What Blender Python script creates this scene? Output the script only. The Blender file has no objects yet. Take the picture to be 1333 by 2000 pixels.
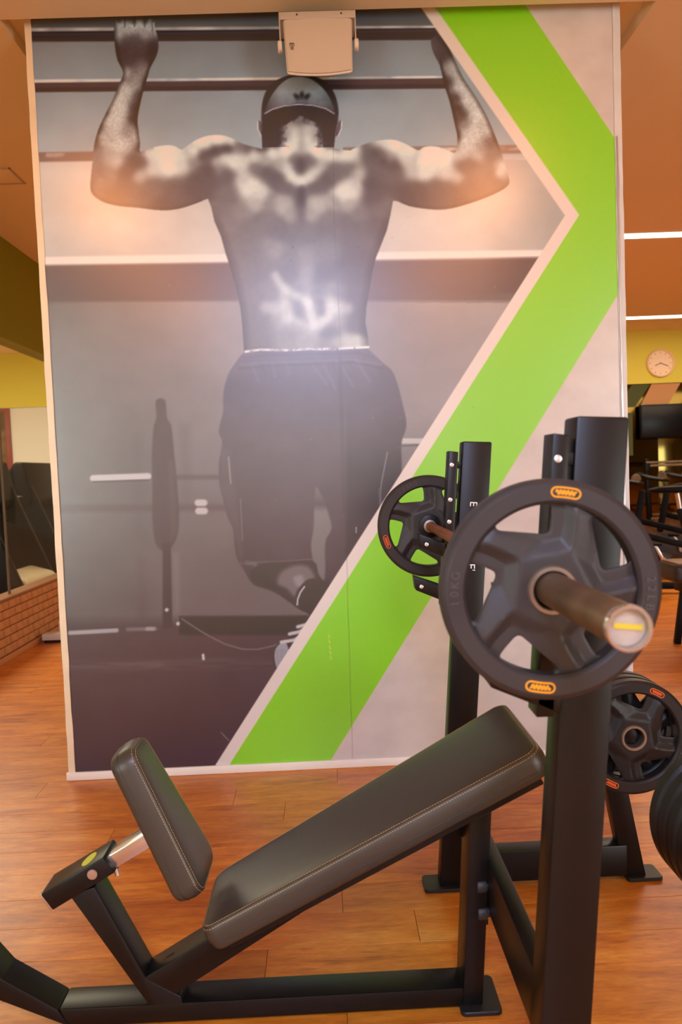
import bpy, bmesh, math, random
import numpy as np
from mathutils import Vector, Matrix, Euler
random.seed(7); np.random.seed(7)
SC = bpy.context.scene
COL = SC.collection
PI = math.pi

# ------------------------------------------------------------------ camera
cam_data = bpy.data.cameras.new('camera')
cam = bpy.data.objects.new('camera', cam_data); COL.objects.link(cam)
R = Matrix(((0.99898, -0.04096, 0.01885), (-0.02097, -0.05192, 0.99843), (-0.03991, -0.99781, -0.05272)))
cam.matrix_world = Matrix.Translation((0, 0, 1.24)) @ Matrix((
    (R[0][0], -R[0][1], -R[0][2], 0), (R[1][0], -R[1][1], -R[1][2], 0),
    (R[2][0], -R[2][1], -R[2][2], 0), (0, 0, 0, 1)))
cam_data.sensor_fit = 'VERTICAL'; cam_data.sensor_height = 36; cam_data.sensor_width = 24
cam_data.lens = 27.0
cam_data.clip_start = 0.05
cam_data.dof.use_dof = True; cam_data.dof.focus_distance = 2.35; cam_data.dof.aperture_fstop = 4.5
SC.camera = cam

# ------------------------------------------------------------------ world, exposure
w = bpy.data.worlds.new('world'); SC.world = w; w.use_nodes = True
w.node_tree.nodes['Background'].inputs[0].default_value = (1.0, 0.86, 0.7, 1)
w.node_tree.nodes['Background'].inputs[1].default_value = 0.05
SC.view_settings.view_transform = 'Standard'
SC.view_settings.look = 'None'
SC.view_settings.exposure = 0.6
SC.view_settings.gamma = 1.0
SC.view_settings.use_curve_mapping = False

def area(name, loc, aim, sx, sy, power, color):
    d = bpy.data.lights.new(name, 'AREA'); d.shape = 'RECTANGLE'; d.size = sx; d.size_y = sy
    d.energy = power; d.color = color
    o = bpy.data.objects.new(name, d); COL.objects.link(o); o.location = loc
    o.rotation_euler = (Vector(aim) - Vector(loc)).to_track_quat('-Z', 'Y').to_euler()
    return o
# fill lamps added at the back wall, which has no window, and the luminaires behind the photographer
area('back_fill', (-0.1, -4.3, 1.9), (0.0, 3, 1.0), 3.0, 2.0, 26, (1.0, 0.92, 0.86))
area('back_fill.001', (-4.9, -4.3, 1.4), (0.0, 2.8, 0.5), 2.2, 2.4, 165, (0.93, 1.0, 1.0))
area('back_fill.002', (5.6, -4.3, 1.4), (0.3, 2.8, 0.5), 2.4, 2.4, 165, (0.93, 1.0, 1.0))
area('panel_light', (-0.1, -1.7, 3.0), (-0.1, -1.7, 0), 0.9, 1.7, 95, (0.50, 0.62, 1.0))
for _x in (-1.30, 1.10):
    for _y, _p in ((1.32, 1.0), (-.75, 1.2)):
        _o = area('downlight_lamp', (_x, _y, 3.02), (_x * .66, 3.16, 2.34 if _y > 0 else 2.05), .17, .17, _p, (1.0, 0.31, 0.06)); _o.data.shape = 'DISK'; _o.data.spread = math.radians(70)
area('hall_fill', (4.6, 7.6, 2.98), (4.6, 7.6, 0), 3.0, 2.4, 90, (1.0, 0.80, 0.58))  # fill lamp added to brighten the right background, no fixture of its own
area('hall_fill.001', (-3.8, 7.0, 2.98), (-3.8, 7.0, 0), 1.6, 3.0, 130, (1.0, 0.85, 0.66))  # fill lamp added to brighten the room behind the glass

# ------------------------------------------------------------------ materials
def s2l(c):
    return tuple((v / 12.92 if v <= 0.04045 else ((v + 0.055) / 1.055) ** 2.4) for v in c)
def rgb(r, g, b): return s2l((r / 255, g / 255, b / 255)) + (1,)
def setin(b, name, v):
    if name in b.inputs: b.inputs[name].default_value = v
def mat(name, col, rough=0.5, metal=0.0, spec=0.5, bump=0.0, bscale=80.0, var=0.0, vscale=6.0, coat=0.0, emis=None, estr=0.0, stretch=None):
    m = bpy.data.materials.new(name); m.use_nodes = True
    nt = m.node_tree; b = nt.nodes['Principled BSDF']
    setin(b, 'Base Color', col); setin(b, 'Roughness', rough); setin(b, 'Metallic', metal)
    setin(b, 'Specular IOR Level', spec); setin(b, 'Coat Weight', coat)
    if emis: setin(b, 'Emission Color', emis); setin(b, 'Emission Strength', estr)
    tc = nt.nodes.new('ShaderNodeTexCoord')
    src = tc.outputs['Object']
    if stretch:
        mp = nt.nodes.new('ShaderNodeMapping'); mp.inputs['Scale'].default_value = stretch
        nt.links.new(src, mp.inputs['Vector']); src = mp.outputs['Vector']
    if var > 0:
        n = nt.nodes.new('ShaderNodeTexNoise'); n.inputs['Scale'].default_value = vscale; n.inputs['Detail'].default_value = 5
        nt.links.new(src, n.inputs['Vector'])
        mx = nt.nodes.new('ShaderNodeMixRGB'); mx.blend_type = 'MULTIPLY'; mx.inputs[0].default_value = 1
        rp = nt.nodes.new('ShaderNodeMapRange'); rp.inputs['From Min'].default_value = 0.3; rp.inputs['From Max'].default_value = 0.7
        rp.inputs['To Min'].default_value = 1 - var; rp.inputs['To Max'].default_value = 1 + var * 0.4
        nt.links.new(n.outputs['Fac'], rp.inputs['Value'])
        mx.inputs[1].default_value = col; nt.links.new(rp.outputs['Result'], mx.inputs[2])
        nt.links.new(mx.outputs[0], b.inputs['Base Color'])
    if bump > 0:
        n2 = nt.nodes.new('ShaderNodeTexNoise'); n2.inputs['Scale'].default_value = bscale; n2.inputs['Detail'].default_value = 3
        nt.links.new(src, n2.inputs['Vector'])
        bp = nt.nodes.new('ShaderNodeBump'); bp.inputs['Strength'].default_value = bump; bp.inputs['Distance'].default_value = 0.002
        nt.links.new(n2.outputs['Fac'], bp.inputs['Height']); nt.links.new(bp.outputs['Normal'], b.inputs['Normal'])
    return m

def wood_mat(name, ramp, joints=False, rough=0.34):
    m = bpy.data.materials.new(name); m.use_nodes = True
    nt = m.node_tree; b = nt.nodes['Principled BSDF']; L = nt.links
    geo = nt.nodes.new('ShaderNodeNewGeometry'); oi = nt.nodes.new('ShaderNodeObjectInfo')
    mp = nt.nodes.new('ShaderNodeMapping'); mp.inputs['Scale'].default_value = (1.5, 8.5, 1.0)
    L.new(geo.outputs['Position'], mp.inputs['Vector'])
    n = nt.nodes.new('ShaderNodeTexNoise'); n.noise_dimensions = '4D'; n.inputs['Scale'].default_value = 1.6
    n.inputs['Detail'].default_value = 7; n.inputs['Roughness'].default_value = 0.62; n.inputs['Distortion'].default_value = 0.9
    mul = nt.nodes.new('ShaderNodeMath'); mul.operation = 'MULTIPLY'; mul.inputs[1].default_value = 37.0
    L.new(oi.outputs['Random'], mul.inputs[0]); L.new(mul.outputs[0], n.inputs['W']); L.new(mp.outputs['Vector'], n.inputs['Vector'])
    cr = nt.nodes.new('ShaderNodeValToRGB'); e = cr.color_ramp.elements
    e[0].position = ramp[0][0]; e[0].color = ramp[0][1]; e[1].position = ramp[-1][0]; e[1].color = ramp[-1][1]
    for p, c in ramp[1:-1]:
        q = e.new(p); q.color = c
    L.new(n.outputs['Fac'], cr.inputs['Fac'])
    # dark worn streaks and knots
    mp2 = nt.nodes.new('ShaderNodeMapping'); mp2.inputs['Scale'].default_value = (3.4, 26.0, 1.0); L.new(geo.outputs['Position'], mp2.inputs['Vector'])
    n2 = nt.nodes.new('ShaderNodeTexNoise'); n2.noise_dimensions = '4D'; n2.inputs['Scale'].default_value = 2.6; n2.inputs['Detail'].default_value = 6
    L.new(mp2.outputs['Vector'], n2.inputs['Vector']); L.new(mul.outputs[0], n2.inputs['W'])
    r2 = nt.nodes.new('ShaderNodeMapRange'); r2.inputs['From Min'].default_value = 0.57; r2.inputs['From Max'].default_value = 0.78
    r2.inputs['To Min'].default_value = 1.0; r2.inputs['To Max'].default_value = 0.50; L.new(n2.outputs['Fac'], r2.inputs['Value'])
    mx = nt.nodes.new('ShaderNodeMixRGB'); mx.blend_type = 'MULTIPLY'; mx.inputs[0].default_value = 1
    L.new(cr.outputs['Color'], mx.inputs[1]); L.new(r2.outputs['Result'], mx.inputs[2])
    n4 = nt.nodes.new('ShaderNodeTexNoise'); n4.inputs['Scale'].default_value = 1.0; n4.inputs['Detail'].default_value = 6; n4.inputs['Roughness'].default_value = .7
    mp4 = nt.nodes.new('ShaderNodeMapping'); mp4.inputs['Scale'].default_value = (22, 90, 1); L.new(geo.outputs['Position'], mp4.inputs['Vector']); L.new(mp4.outputs['Vector'], n4.inputs['Vector'])
    r4 = nt.nodes.new('ShaderNodeMapRange'); r4.inputs['From Min'].default_value = .3; r4.inputs['From Max'].default_value = .7; r4.inputs['To Min'].default_value = .80; r4.inputs['To Max'].default_value = 1.10; L.new(n4.outputs['Fac'], r4.inputs['Value'])
    mx4 = nt.nodes.new('ShaderNodeMixRGB'); mx4.blend_type = 'MULTIPLY'; mx4.inputs[0].default_value = 1; L.new(mx.outputs[0], mx4.inputs[1]); L.new(r4.outputs['Result'], mx4.inputs[2]); mx = mx4
    # per plank tone
    r3 = nt.nodes.new('ShaderNodeMapRange'); r3.inputs['To Min'].default_value = 0.88; r3.inputs['To Max'].default_value = 1.08
    L.new(oi.outputs['Random'], r3.inputs['Value'])
    mx2 = nt.nodes.new('ShaderNodeMixRGB'); mx2.blend_type = 'MULTIPLY'; mx2.inputs[0].default_value = 1
    L.new(mx.outputs[0], mx2.inputs[1]); L.new(r3.outputs['Result'], mx2.inputs[2])
    out = mx2.outputs[0]
    if joints:
        br = nt.nodes.new('ShaderNodeTexBrick'); br.inputs['Scale'].default_value = 1.0
        br.inputs['Color1'].default_value = (1, 1, 1, 1); br.inputs['Color2'].default_value = (.86, .86, .86, 1); br.inputs['Mortar'].default_value = (.5, .5, .5, 1)
        br.inputs['Mortar Size'].default_value = 0.0022; br.inputs['Brick Width'].default_value = 1.2; br.inputs['Row Height'].default_value = 0.15
        L.new(geo.outputs['Position'], br.inputs['Vector'])
        mx3 = nt.nodes.new('ShaderNodeMixRGB'); mx3.blend_type = 'MULTIPLY'; mx3.inputs[0].default_value = 1
        L.new(out, mx3.inputs[1]); L.new(br.outputs['Color'], mx3.inputs[2]); out = mx3.outputs[0]
    L.new(out, b.inputs['Base Color'])
    setin(b, 'Roughness', rough); setin(b, 'Specular IOR Level', 0.4)
    bp = nt.nodes.new('ShaderNodeBump'); bp.inputs['Strength'].default_value = 0.25; bp.inputs['Distance'].default_value = 0.002
    L.new(n.outputs['Fac'], bp.inputs['Height']); L.new(bp.outputs['Normal'], b.inputs['Normal'])
    return m

RAMP = [(0.25, rgb(142, 66, 14)), (0.42, rgb(204, 114, 30)), (0.56, rgb(226, 138, 44)), (0.78, rgb(242, 172, 76))]
M = dict(
    plank=wood_mat('wood_plank', RAMP), floor_far=wood_mat('wood_floor_far', RAMP, joints=True),
    ceiling=mat('ceiling_paint', rgb(240, 220, 178), 0.9, bump=0.1, bscale=40),
    green=mat('green_wall_paint', rgb(222, 212, 84), 0.8, bump=0.1),
    greendark=mat('green_bulkhead_paint', rgb(140, 148, 22), 0.8),
    white=mat('white_wall_paint', rgb(226, 226, 212), 0.7, bump=0.05),
    trim=mat('cream_trim', rgb(240, 224, 190), 0.35, var=0.08, vscale=9), trimgrey=mat('grey_trim', rgb(216, 216, 214), 0.3, var=0.08, vscale=9),
    alu=mat('aluminium_trim', rgb(190, 192, 196), 0.3, metal=0.8),
    skirt=mat('white_skirting', rgb(244, 238, 228), 0.45),
    pillar=mat('pillar_paint', rgb(228, 214, 192), 0.7),
    black=mat('black_powder_coat', rgb(17, 14, 13), 0.36, spec=0.3, bump=0.06, bscale=600),
    blackedge=mat('black_satin', rgb(16, 14, 14), 0.35, spec=0.3),
    vinyl=mat('black_vinyl', rgb(62, 56, 48), 0.34, spec=0.5, bump=0.2, bscale=500),
    vinylside=mat('black_vinyl_side', rgb(46, 43, 42), 0.38, spec=0.5, bump=0.35, bscale=420),
    thread=mat('tan_thread', rgb(176, 142, 92), 0.8),
    chrome=mat('brushed_chrome', rgb(205, 200, 196), 0.22, metal=0.9),
    hubm=mat('dull_hub_metal', rgb(150, 136, 122), 0.35, metal=0.8),
    steel=mat('worn_steel', rgb(116, 94, 70), 0.45, metal=0.55, var=0.35, vscale=14, bump=0.2, bscale=60),
    rust=mat('rusty_bar_steel', rgb(168, 106, 62), 0.45, metal=0.6, var=0.3, vscale=20),
    capface=mat('pale_cap_plastic', rgb(172, 154, 138), 0.5),
    rubber=mat('grey_rubber', rgb(52, 47, 46), 0.46, spec=0.36, bump=0.12, bscale=300),
    rubberd=mat('dark_rubber', rgb(34, 30, 29), 0.42, spec=0.33, bump=0.12, bscale=300),
    orange=mat('orange_print', rgb(240, 160, 30), 0.5), yellow=mat('yellow_print', rgb(200, 172, 40), 0.5),
    redor=mat('red_orange_print', rgb(224, 96, 30), 0.5),
    bolt=mat('zinc_bolt', rgb(225, 222, 220), 0.25, metal=0.7),
    speaker=mat('cream_speaker_plastic', rgb(220, 206, 184), 0.5), bracket=mat('grey_bracket', rgb(186, 170, 150), 0.45),
    dark=mat('dark_ink', rgb(40, 28, 26), 0.6), whiteink=mat('white_ink', rgb(235, 232, 228), 0.6),
    plug=mat('pink_plastic_plug', rgb(160, 120, 98), 0.5), lime=mat('lime_sticker', rgb(208, 214, 50), 0.5),
    led=mat('led_diffuser', rgb(255, 240, 220), 0.5, emis=rgb(255, 236, 212), estr=6.0),
    warmled=mat('warm_downlight_lens', rgb(255, 210, 150), 0.5, emis=rgb(255, 150, 60), estr=20.0),
    coolled=mat('panel_diffuser', rgb(235, 240, 255), 0.5, emis=rgb(206, 214, 255), estr=6.0),
    brick=mat('brick_face', rgb(202, 150, 98), 0.8, var=0.2, vscale=12, bump=0.4, bscale=60),
    mortar=mat('brick_mortar', rgb(112, 66, 36), 0.9),
    mirror=mat('smoked_mirror', rgb(88, 74, 36), 0.10, metal=1.0),
    tv=mat('tv_glass', rgb(8, 8, 9), 0.3, spec=0.2), reflbeige=mat('beige_reflection', rgb(190, 140, 90), 0.7), refldark=mat('dark_green_reflection', rgb(66, 74, 22), 0.7),  # beige and dark green are flat colours for a painted mirror reflection
    clockf=mat('clock_face', rgb(250, 224, 190), 0.5), clockr=mat('clock_rim', rgb(236, 206, 160), 0.4),
    blackpl=mat('black_plastic', rgb(10, 9, 9), 0.45, spec=0.12), hood=mat('beige_hood_plastic', rgb(214, 196, 160), 0.4),
    greypad=mat('grey_upholstery', rgb(44, 42, 43), 0.5), brownpad=mat('tan_top_vinyl', rgb(128, 90, 56), 0.5),
    emboss=mat('shaded_lettering_rubber', rgb(76, 69, 65), .5),  # lighter tone stands in for the shading that shows raised letters
    redframe=mat('red_frame', rgb(140, 52, 28), 0.5),
)
def glass_mat():
    m = bpy.data.materials.new('clear_glass'); m.use_nodes = True; nt = m.node_tree
    for n in list(nt.nodes): nt.nodes.remove(n)
    o = nt.nodes.new('ShaderNodeOutputMaterial'); t = nt.nodes.new('ShaderNodeBsdfTransparent'); t.inputs[0].default_value = (.93, .96, .93, 1)
    g = nt.nodes.new('ShaderNodeBsdfGlossy'); g.inputs['Roughness'].default_value = 0.02
    x = nt.nodes.new('ShaderNodeMixShader'); x.inputs[0].default_value = 0.035; nt.links.new(t.outputs[0], x.inputs[1]); nt.links.new(g.outputs[0], x.inputs[2])
    nt.links.new(x.outputs[0], o.inputs[0]); return m
M['glass'] = glass_mat()

# ------------------------------------------------------------------ mesh helpers
def link(name, me, material=None, parent=None, smooth=None):
    o = bpy.data.objects.new(name, me); COL.objects.link(o)
    if material: me.materials.append(M[material] if isinstance(material, str) else material)
    if parent: o.parent = parent
    if smooth is not None:
        me.polygons.foreach_set('use_smooth', [True] * len(me.polygons))
        try: me.set_sharp_from_angle(angle=math.radians(smooth))
        except Exception: pass
    return o
def obj(name, bm, material, parent=None, smooth=38, kind=None):
    me = bpy.data.meshes.new(name); bmesh.ops.recalc_face_normals(bm, faces=bm.faces[:]); bm.to_mesh(me); bm.free()
    o = link(name, me, material, parent, smooth)
    if kind: o['kind'] = kind
    return o
def thing(name, label, cat, loc=(0, 0, 0), group=None):
    o = bpy.data.objects.new(name, None); COL.objects.link(o); o.location = loc; o.empty_display_size = 0.1
    o['label'] = label; o['category'] = cat
    if group: o['group'] = group
    return o
def tag(o, label, cat, group=None, kind=None):
    o['label'] = label; o['category'] = cat
    if group: o['group'] = group
    if kind: o['kind'] = kind
    return o
def struct(o): o['kind'] = 'structure'; return o
def bevel(bm, geom_edges, r, seg=2):
    if r > 0: bmesh.ops.bevel(bm, geom=geom_edges, offset=r, segments=seg, profile=0.5, affect='EDGES', clamp_overlap=True)
def B(): return bmesh.new()
def box(bm, lo, hi, r=0.0, seg=2, mtx=None):
    t = bmesh.new(); bmesh.ops.create_cube(t, size=1.0)
    s = [hi[i] - lo[i] for i in range(3)]; c = [(hi[i] + lo[i]) / 2 for i in range(3)]
    for v in t.verts: v.co = Vector((v.co[i] * s[i] + c[i] for i in range(3)))
    bevel(t, t.edges[:], min(r, min(s) * 0.45), seg)
    if mtx: t.transform(mtx)
    merge(bm, t); return bm
def merge(bm, t):
    me = bpy.data.meshes.new('tmp'); t.to_mesh(me); t.free(); bm.from_mesh(me); bpy.data.meshes.remove(me)
def cyl(bm, p0, p1, r0, r1=None, n=24, bev=0.0, caps=True):
    r1 = r0 if r1 is None else r1
    p0 = Vector(p0); p1 = Vector(p1); d = p1 - p0
    t = bmesh.new(); bmesh.ops.create_cone(t, cap_ends=caps, segments=n, radius1=r0, radius2=r1, depth=d.length)
    if bev > 0: bevel(t, [e for e in t.edges if len(e.link_faces) == 2 and any(len(f.verts) > 4 for f in e.link_faces)], bev, 2)
    t.transform(Matrix.Translation((p0 + p1) / 2) @ d.to_track_quat('Z', 'Y').to_matrix().to_4x4()); merge(bm, t); return bm
def beam(bm, p0, p1, wy, wz, r=0.004, roll=0.0):
    """rectangular tube between two points; wy = width across, wz = height"""
    p0 = Vector(p0); p1 = Vector(p1); d = p1 - p0
    q = d.to_track_quat('X', 'Z'); mt = Matrix.Translation((p0 + p1) / 2) @ q.to_matrix().to_4x4() @ Matrix.Rotation(roll, 4, 'X')
    return box(bm, (-d.length / 2, -wy / 2, -wz / 2), (d.length / 2, wy / 2, wz / 2), r, 2, mt)
def prism(bm, pts, y0, y1, r=0.0, seg=2):
    """outline in X-Z extruded along Y"""
    t = bmesh.new(); a = [t.verts.new((x, y0, z)) for x, z in pts]; b = [t.verts.new((x, y1, z)) for x, z in pts]
    n = len(pts); t.faces.new(a); t.faces.new(b[::-1])
    for i in range(n): t.faces.new((a[i], b[i], b[(i + 1) % n], a[(i + 1) % n]))
    bmesh.ops.recalc_face_normals(t, faces=t.faces[:])
    bevel(t, t.edges[:], r, seg); merge(bm, t); return bm
def lathe(bm, prof, n=48, mtx=None, closed=False):
    """profile (radius, height) turned about Z"""
    t = bmesh.new(); rings = []
    for k in range(n):
        a = 2 * PI * k / n; rings.append([t.verts.new((r * math.cos(a), r * math.sin(a), h)) for r, h in prof])
    m = len(prof)
    for k in range(n):
        A = rings[k]; Bq = rings[(k + 1) % n]
        for i in range(m if closed else m - 1):
            j = (i + 1) % m
            if prof[i][0] < 1e-6 and prof[j][0] < 1e-6: continue
            try: t.faces.new((A[i], Bq[i], Bq[j], A[j]))
            except Exception: pass
    bmesh.ops.remove_doubles(t, verts=t.verts[:], dist=1e-6)
    bmesh.ops.recalc_face_normals(t, faces=t.faces[:])
    if mtx: t.transform(mtx)
    merge(bm, t); return bm
def tube(bm, pts, r, n=8):
    pts = [Vector(p) for p in pts]; t = bmesh.new(); rings = []
    for i, p in enumerate(pts):
        d = (pts[min(i + 1, len(pts) - 1)] - pts[max(i - 1, 0)]).normalized(); q = d.to_track_quat('Z', 'Y')
        rr = r[i] if isinstance(r, (list, tuple)) else r
        rings.append([t.verts.new(p + q @ Vector((rr * math.cos(2 * PI * k / n), rr * math.sin(2 * PI * k / n), 0))) for k in range(n)])
    for i in range(len(pts) - 1):
        for k in range(n): t.faces.new((rings[i][k], rings[i][(k + 1) % n], rings[i + 1][(k + 1) % n], rings[i + 1][k]))
    t.faces.new(rings[0][::-1]); t.faces.new(rings[-1]); merge(bm, t); return bm
def text_mesh(body, size, depth, spacing=1.0, shear=0.0):
    c = bpy.data.curves.new('txt', 'FONT'); c.body = body; c.size = size; c.extrude = depth; c.align_x = 'CENTER'; c.align_y = 'CENTER'
    c.space_character = spacing; c.shear = shear; c.resolution_u = 3
    o = bpy.data.objects.new('txt', c); me = bpy.data.meshes.new_from_object(o)
    bpy.data.objects.remove(o); bpy.data.curves.remove(c); return me
def text_part(name, body, size, depth, mtx, material, parent, spacing=1.0, shear=0.0):
    me = text_mesh(body, size, depth, spacing, shear); me.transform(mtx); me.materials.clear()
    return link(name, me, material, parent)
XZ = Matrix(((1, 0, 0, 0), (0, 0, -1, 0), (0, 1, 0, 0), (0, 0, 0, 1)))   # XY drawing -> faces -Y, Y up becomes Z
def facing(x, y, z, rot=0.0): return Matrix.Translation((x, y, z)) @ XZ @ Matrix.Rotation(rot, 4, 'Z')

# ================================================================== SETTING
CZ = 3.04
# ---- floor: slab, with single planks laid in the near field
PX0, PX1, PY0, PY1 = -2.2, 2.9, 0.9, 5.4
bm = B()
for lo, hi in [((-6, -4.6, -.05), (8.2, PY0, 0)), ((-6, PY1, -.05), (8.2, 11, 0)), ((-6, PY0, -.05), (PX0, PY1, 0)), ((PX1, PY0, -.05), (8.2, PY1, 0)),
               ((PX0, PY0, -.05), (PX1, PY1, -.009))]:
    box(bm, lo, hi)
floor = struct(obj('floor', bm, 'floor_far', smooth=None))
plank_mesh = {}
def plank(x0, x1, y0, y1):
    key = round(x1 - x0, 3)
    if key not in plank_mesh:
        t = B(); L = x1 - x0 - .0013; W = y1 - y0 - .0012
        box(t, (-L / 2, -W / 2, -.0085), (L / 2, W / 2, 0), 0)
        bmesh.ops.bevel(t, geom=[e for e in t.edges if all(v.co.z > -.001 for v in e.verts)], offset=.0006, segments=1, affect='EDGES')
        me = bpy.data.meshes.new('plank'); bmesh.ops.recalc_face_normals(t, faces=t.faces[:]); t.to_mesh(me); t.free(); me.materials.append(M['plank']); plank_mesh[key] = me
    o = bpy.data.objects.new('plank', plank_mesh[key]); COL.objects.link(o); o.parent = floor
    o.location = ((x0 + x1) / 2, (y0 + y1) / 2, random.uniform(-.0006, .0002))
rng = random.Random(3)
for r in range(30):
    y0 = PY0 + .15 * r; x = PX0 + rng.choice([.2, .4, .6, .8, 1.0, 1.2]); a = PX0
    while a < PX1 - 1e-6:
        b = min(x, PX1)
        if PX1 - b < .15: b = PX1
        plank(a, b, y0, y0 + .15); a = b; x = a + 1.2
# ---- ceiling with a shadow-gap recess round the pillar
bm = B(); RX0, RX1, RY0, RY1 = -1.19, 1.38, 3.10, 4.6
for lo, hi in [((-6, -4.6, CZ), (8.2, RY0, CZ + .06)), ((-6, RY1, CZ), (8.2, 11, CZ + .06)), ((-6, RY0, CZ), (RX0, RY1, CZ + .06)), ((RX1, RY0, CZ), (8.2, RY1, CZ + .06)),
               ((RX0 - .1, RY0 - .1, CZ + .055), (RX1 + .1, RY1 + .1, CZ + .1))]:
    box(bm, lo, hi)
ceiling = struct(obj('ceiling', bm, 'ceiling', smooth=None))
bm = B()
for lo, hi in [((-.035, -.001, 0), (.035, .001, 0)) ][:0]: pass
hx0, hx1, hy0, hy1 = -2.22, -1.72, 4.5, 4.74
for lo, hi in [((hx0, hy0, CZ - .006), (hx1, hy0 + .012, CZ + .002)), ((hx0, hy1 - .012, CZ - .006), (hx1, hy1, CZ + .002)), ((hx1 - .012, hy0, CZ - .006), (hx1, hy1, CZ + .002)), ((hx0, hy0, CZ - .006), (hx0 + .012, hy1, CZ + .002))]:
    box(bm, lo, hi, .002)
obj('hatch_frame', bm, 'bracket', ceiling)
bm = B(); box(bm, (hx0 + .015, hy0 + .015, CZ - .003), (hx1 - .015, hy1 - .015, CZ + .002), .001); obj('hatch_panel', bm, 'ceiling', ceiling)
# ---- walls
FY = 10.8
bm = B(); box(bm, (-6, FY, 0), (8.2, FY + .1, CZ + .06)); wall_far = struct(obj('wall_far', bm, 'white', smooth=None))
bm = B(); box(bm, (-6, FY - .03, 2.3), (8.2, FY, CZ)); obj('green_band', bm, 'green', wall_far, None)
for i in range(6):
    x0 = 1.4 + i * .96 + .44
    bm = B(); box(bm, (x0, FY - .018, .06), (x0 + .954, FY - .002, 2.297), .002); obj('mirror_panel', bm, 'mirror', wall_far)
bm = B(); prism(bm, [(4.36, 2.29), (4.62, 2.29), (4.40, 1.98), (4.14, 1.98)], FY - .024, FY - .019); obj('dark_green_reflection', bm, 'refldark', wall_far)  # flat decal: reflection of the opposite mural painted onto the mirror
bm = B(); prism(bm, [(4.64, 2.29), (5.05, 2.29), (4.86, 1.98), (4.47, 1.98)], FY - .024, FY - .019); obj('beige_reflection', bm, 'reflbeige', wall_far)  # flat decal: beige part of that painted mural reflection
bm = B(); box(bm, (4.1, FY - .024, 1.30), (4.36, FY - .019, 1.9)); obj('dark_green_reflection', bm, 'refldark', wall_far)  # flat decal: another dark green patch of painted reflection
bm = B(); box(bm, (-6.1, -4.6, 0), (-6, 11, CZ + .06)); struct(obj('wall_left', bm, 'white', smooth=None))
bm = B(); box(bm, (8.2, -4.6, 0), (8.3, 11, CZ + .06)); wr = struct(obj('wall_right', bm, mat('olive_wall', rgb(120, 104, 50), .8), smooth=None))
bm = B(); box(bm, (-6, -4.7, 0), (8.2, -4.6, CZ + .06)); struct(obj('wall_back', bm, 'white', smooth=None))
# left partition: green bulkhead above, panes, brick-faced dwarf wall below
bm = B(); box(bm, (-2.42, -4.6, 2.3), (-2.28, FY - .03, CZ)); trim = struct(obj('wall_bulkhead', bm, 'greendark', smooth=None))
bm = B(); box(bm, (-2.40, -4.6, 0), (-2.292, 8.6, .425), 0); dwarf = struct(obj('wall_low', bm, 'mortar', smooth=None))
bm = B(); box(bm, (-2.41, -4.6, .425), (-2.275, 8.6, .445), .003); obj('ledge', bm, mat('dark_ledge', rgb(140, 92, 50), .5), dwarf)
bm = B(); box(bm, (-2.292, -4.6, 0), (-2.272, 8.6, .045), .003); obj('skirting', bm, mat('tan_skirting', rgb(206, 150, 96), .5), dwarf)
brick_me = {}
for row in range(6):
    z0 = .05 + row * .0625
    for k in range(31):
        y0 = 1.7 + k * .215 + (.107 if row % 2 else 0)
        if not brick_me:
            t = B(); box(t, (-.006, -.102, -.028), (.006, .102, .028), .003, 1); me = bpy.data.meshes.new('brick'); bmesh.ops.recalc_face_normals(t, faces=t.faces[:]); t.to_mesh(me); t.free(); me.materials.append(M['brick']); brick_me[0] = me
        o = bpy.data.objects.new('brick', brick_me[0]); COL.objects.link(o); o.parent = dwarf; o.location = (-2.287 + rng.uniform(-.001, .001), y0 + .1, z0 + .03)
win = struct(thing('window_1', '', '')); del win['label']; del win['category']
for y0, y1 in ((-4.5, .6), (.61, 5.62), (5.63, 8.6)):
    bm = B(); box(bm, (-2.345, y0, .446), (-2.337, y1, 2.299), .001); obj('pane', bm, 'glass', win)
bm = B(); box(bm, (-2.348, 5.617, .446), (-2.334, 5.633, 2.299)); obj('pane_joint', bm, mat('sealant', rgb(96, 78, 50), .5), win)

# ---- pillar
PXL, PXR, PY = -1.115, 1.258, 3.167
bm = B(); box(bm, (PXL, PY, 0), (PXR, 4.3, CZ + .055)); pillar = struct(obj('wall_pillar', bm, 'pillar', smooth=None))
def wavy_strip(name, x0, x1, z0, z1, material, amp, seed, y0=PY - .006):
    rr = random.Random(seed); bm = B(); n = 44; prev = None
    for i in range(n + 1):
        z = z0 + (z1 - z0) * i / n; a = rr.uniform(-amp, amp); b = rr.uniform(-amp, amp); d = rr.uniform(0, .002)
        v = [bm.verts.new((x0 + a, y0 - d, z)), bm.verts.new((x1 + b, y0 - d, z)), bm.verts.new((x1 + b, PY + .0, z)), bm.verts.new((x0 + a, PY + .0, z))]
        if prev:
            for k in range(4): bm.faces.new((prev[k], prev[(k + 1) % 4], v[(k + 1) % 4], v[k]))
        else: bm.faces.new(v[::-1])
        prev = v
    bm.faces.new(prev); return obj(name, bm, material, pillar, 60)
wavy_strip('corner_trim', PXL - .002, PXL + .024, 0.02, CZ + .04, 'trim', .0015, 1)
wavy_strip('corner_trim', PXR - .028, PXR + .002, 0.02, CZ + .04, 'trimgrey', .0012, 2, PY - .004)
wavy_strip('corner_edge_bead', PXR - .024, PXR - .017, 0.02, 2.55, 'alu', .0016, 5, PY - .009)
bm = B(); box(bm, (PXL - .012, PY - .012, 0), (PXR + .01, PY, .034), .003); struct(obj('baseboard_pillar', bm, 'skirt'))

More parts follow.
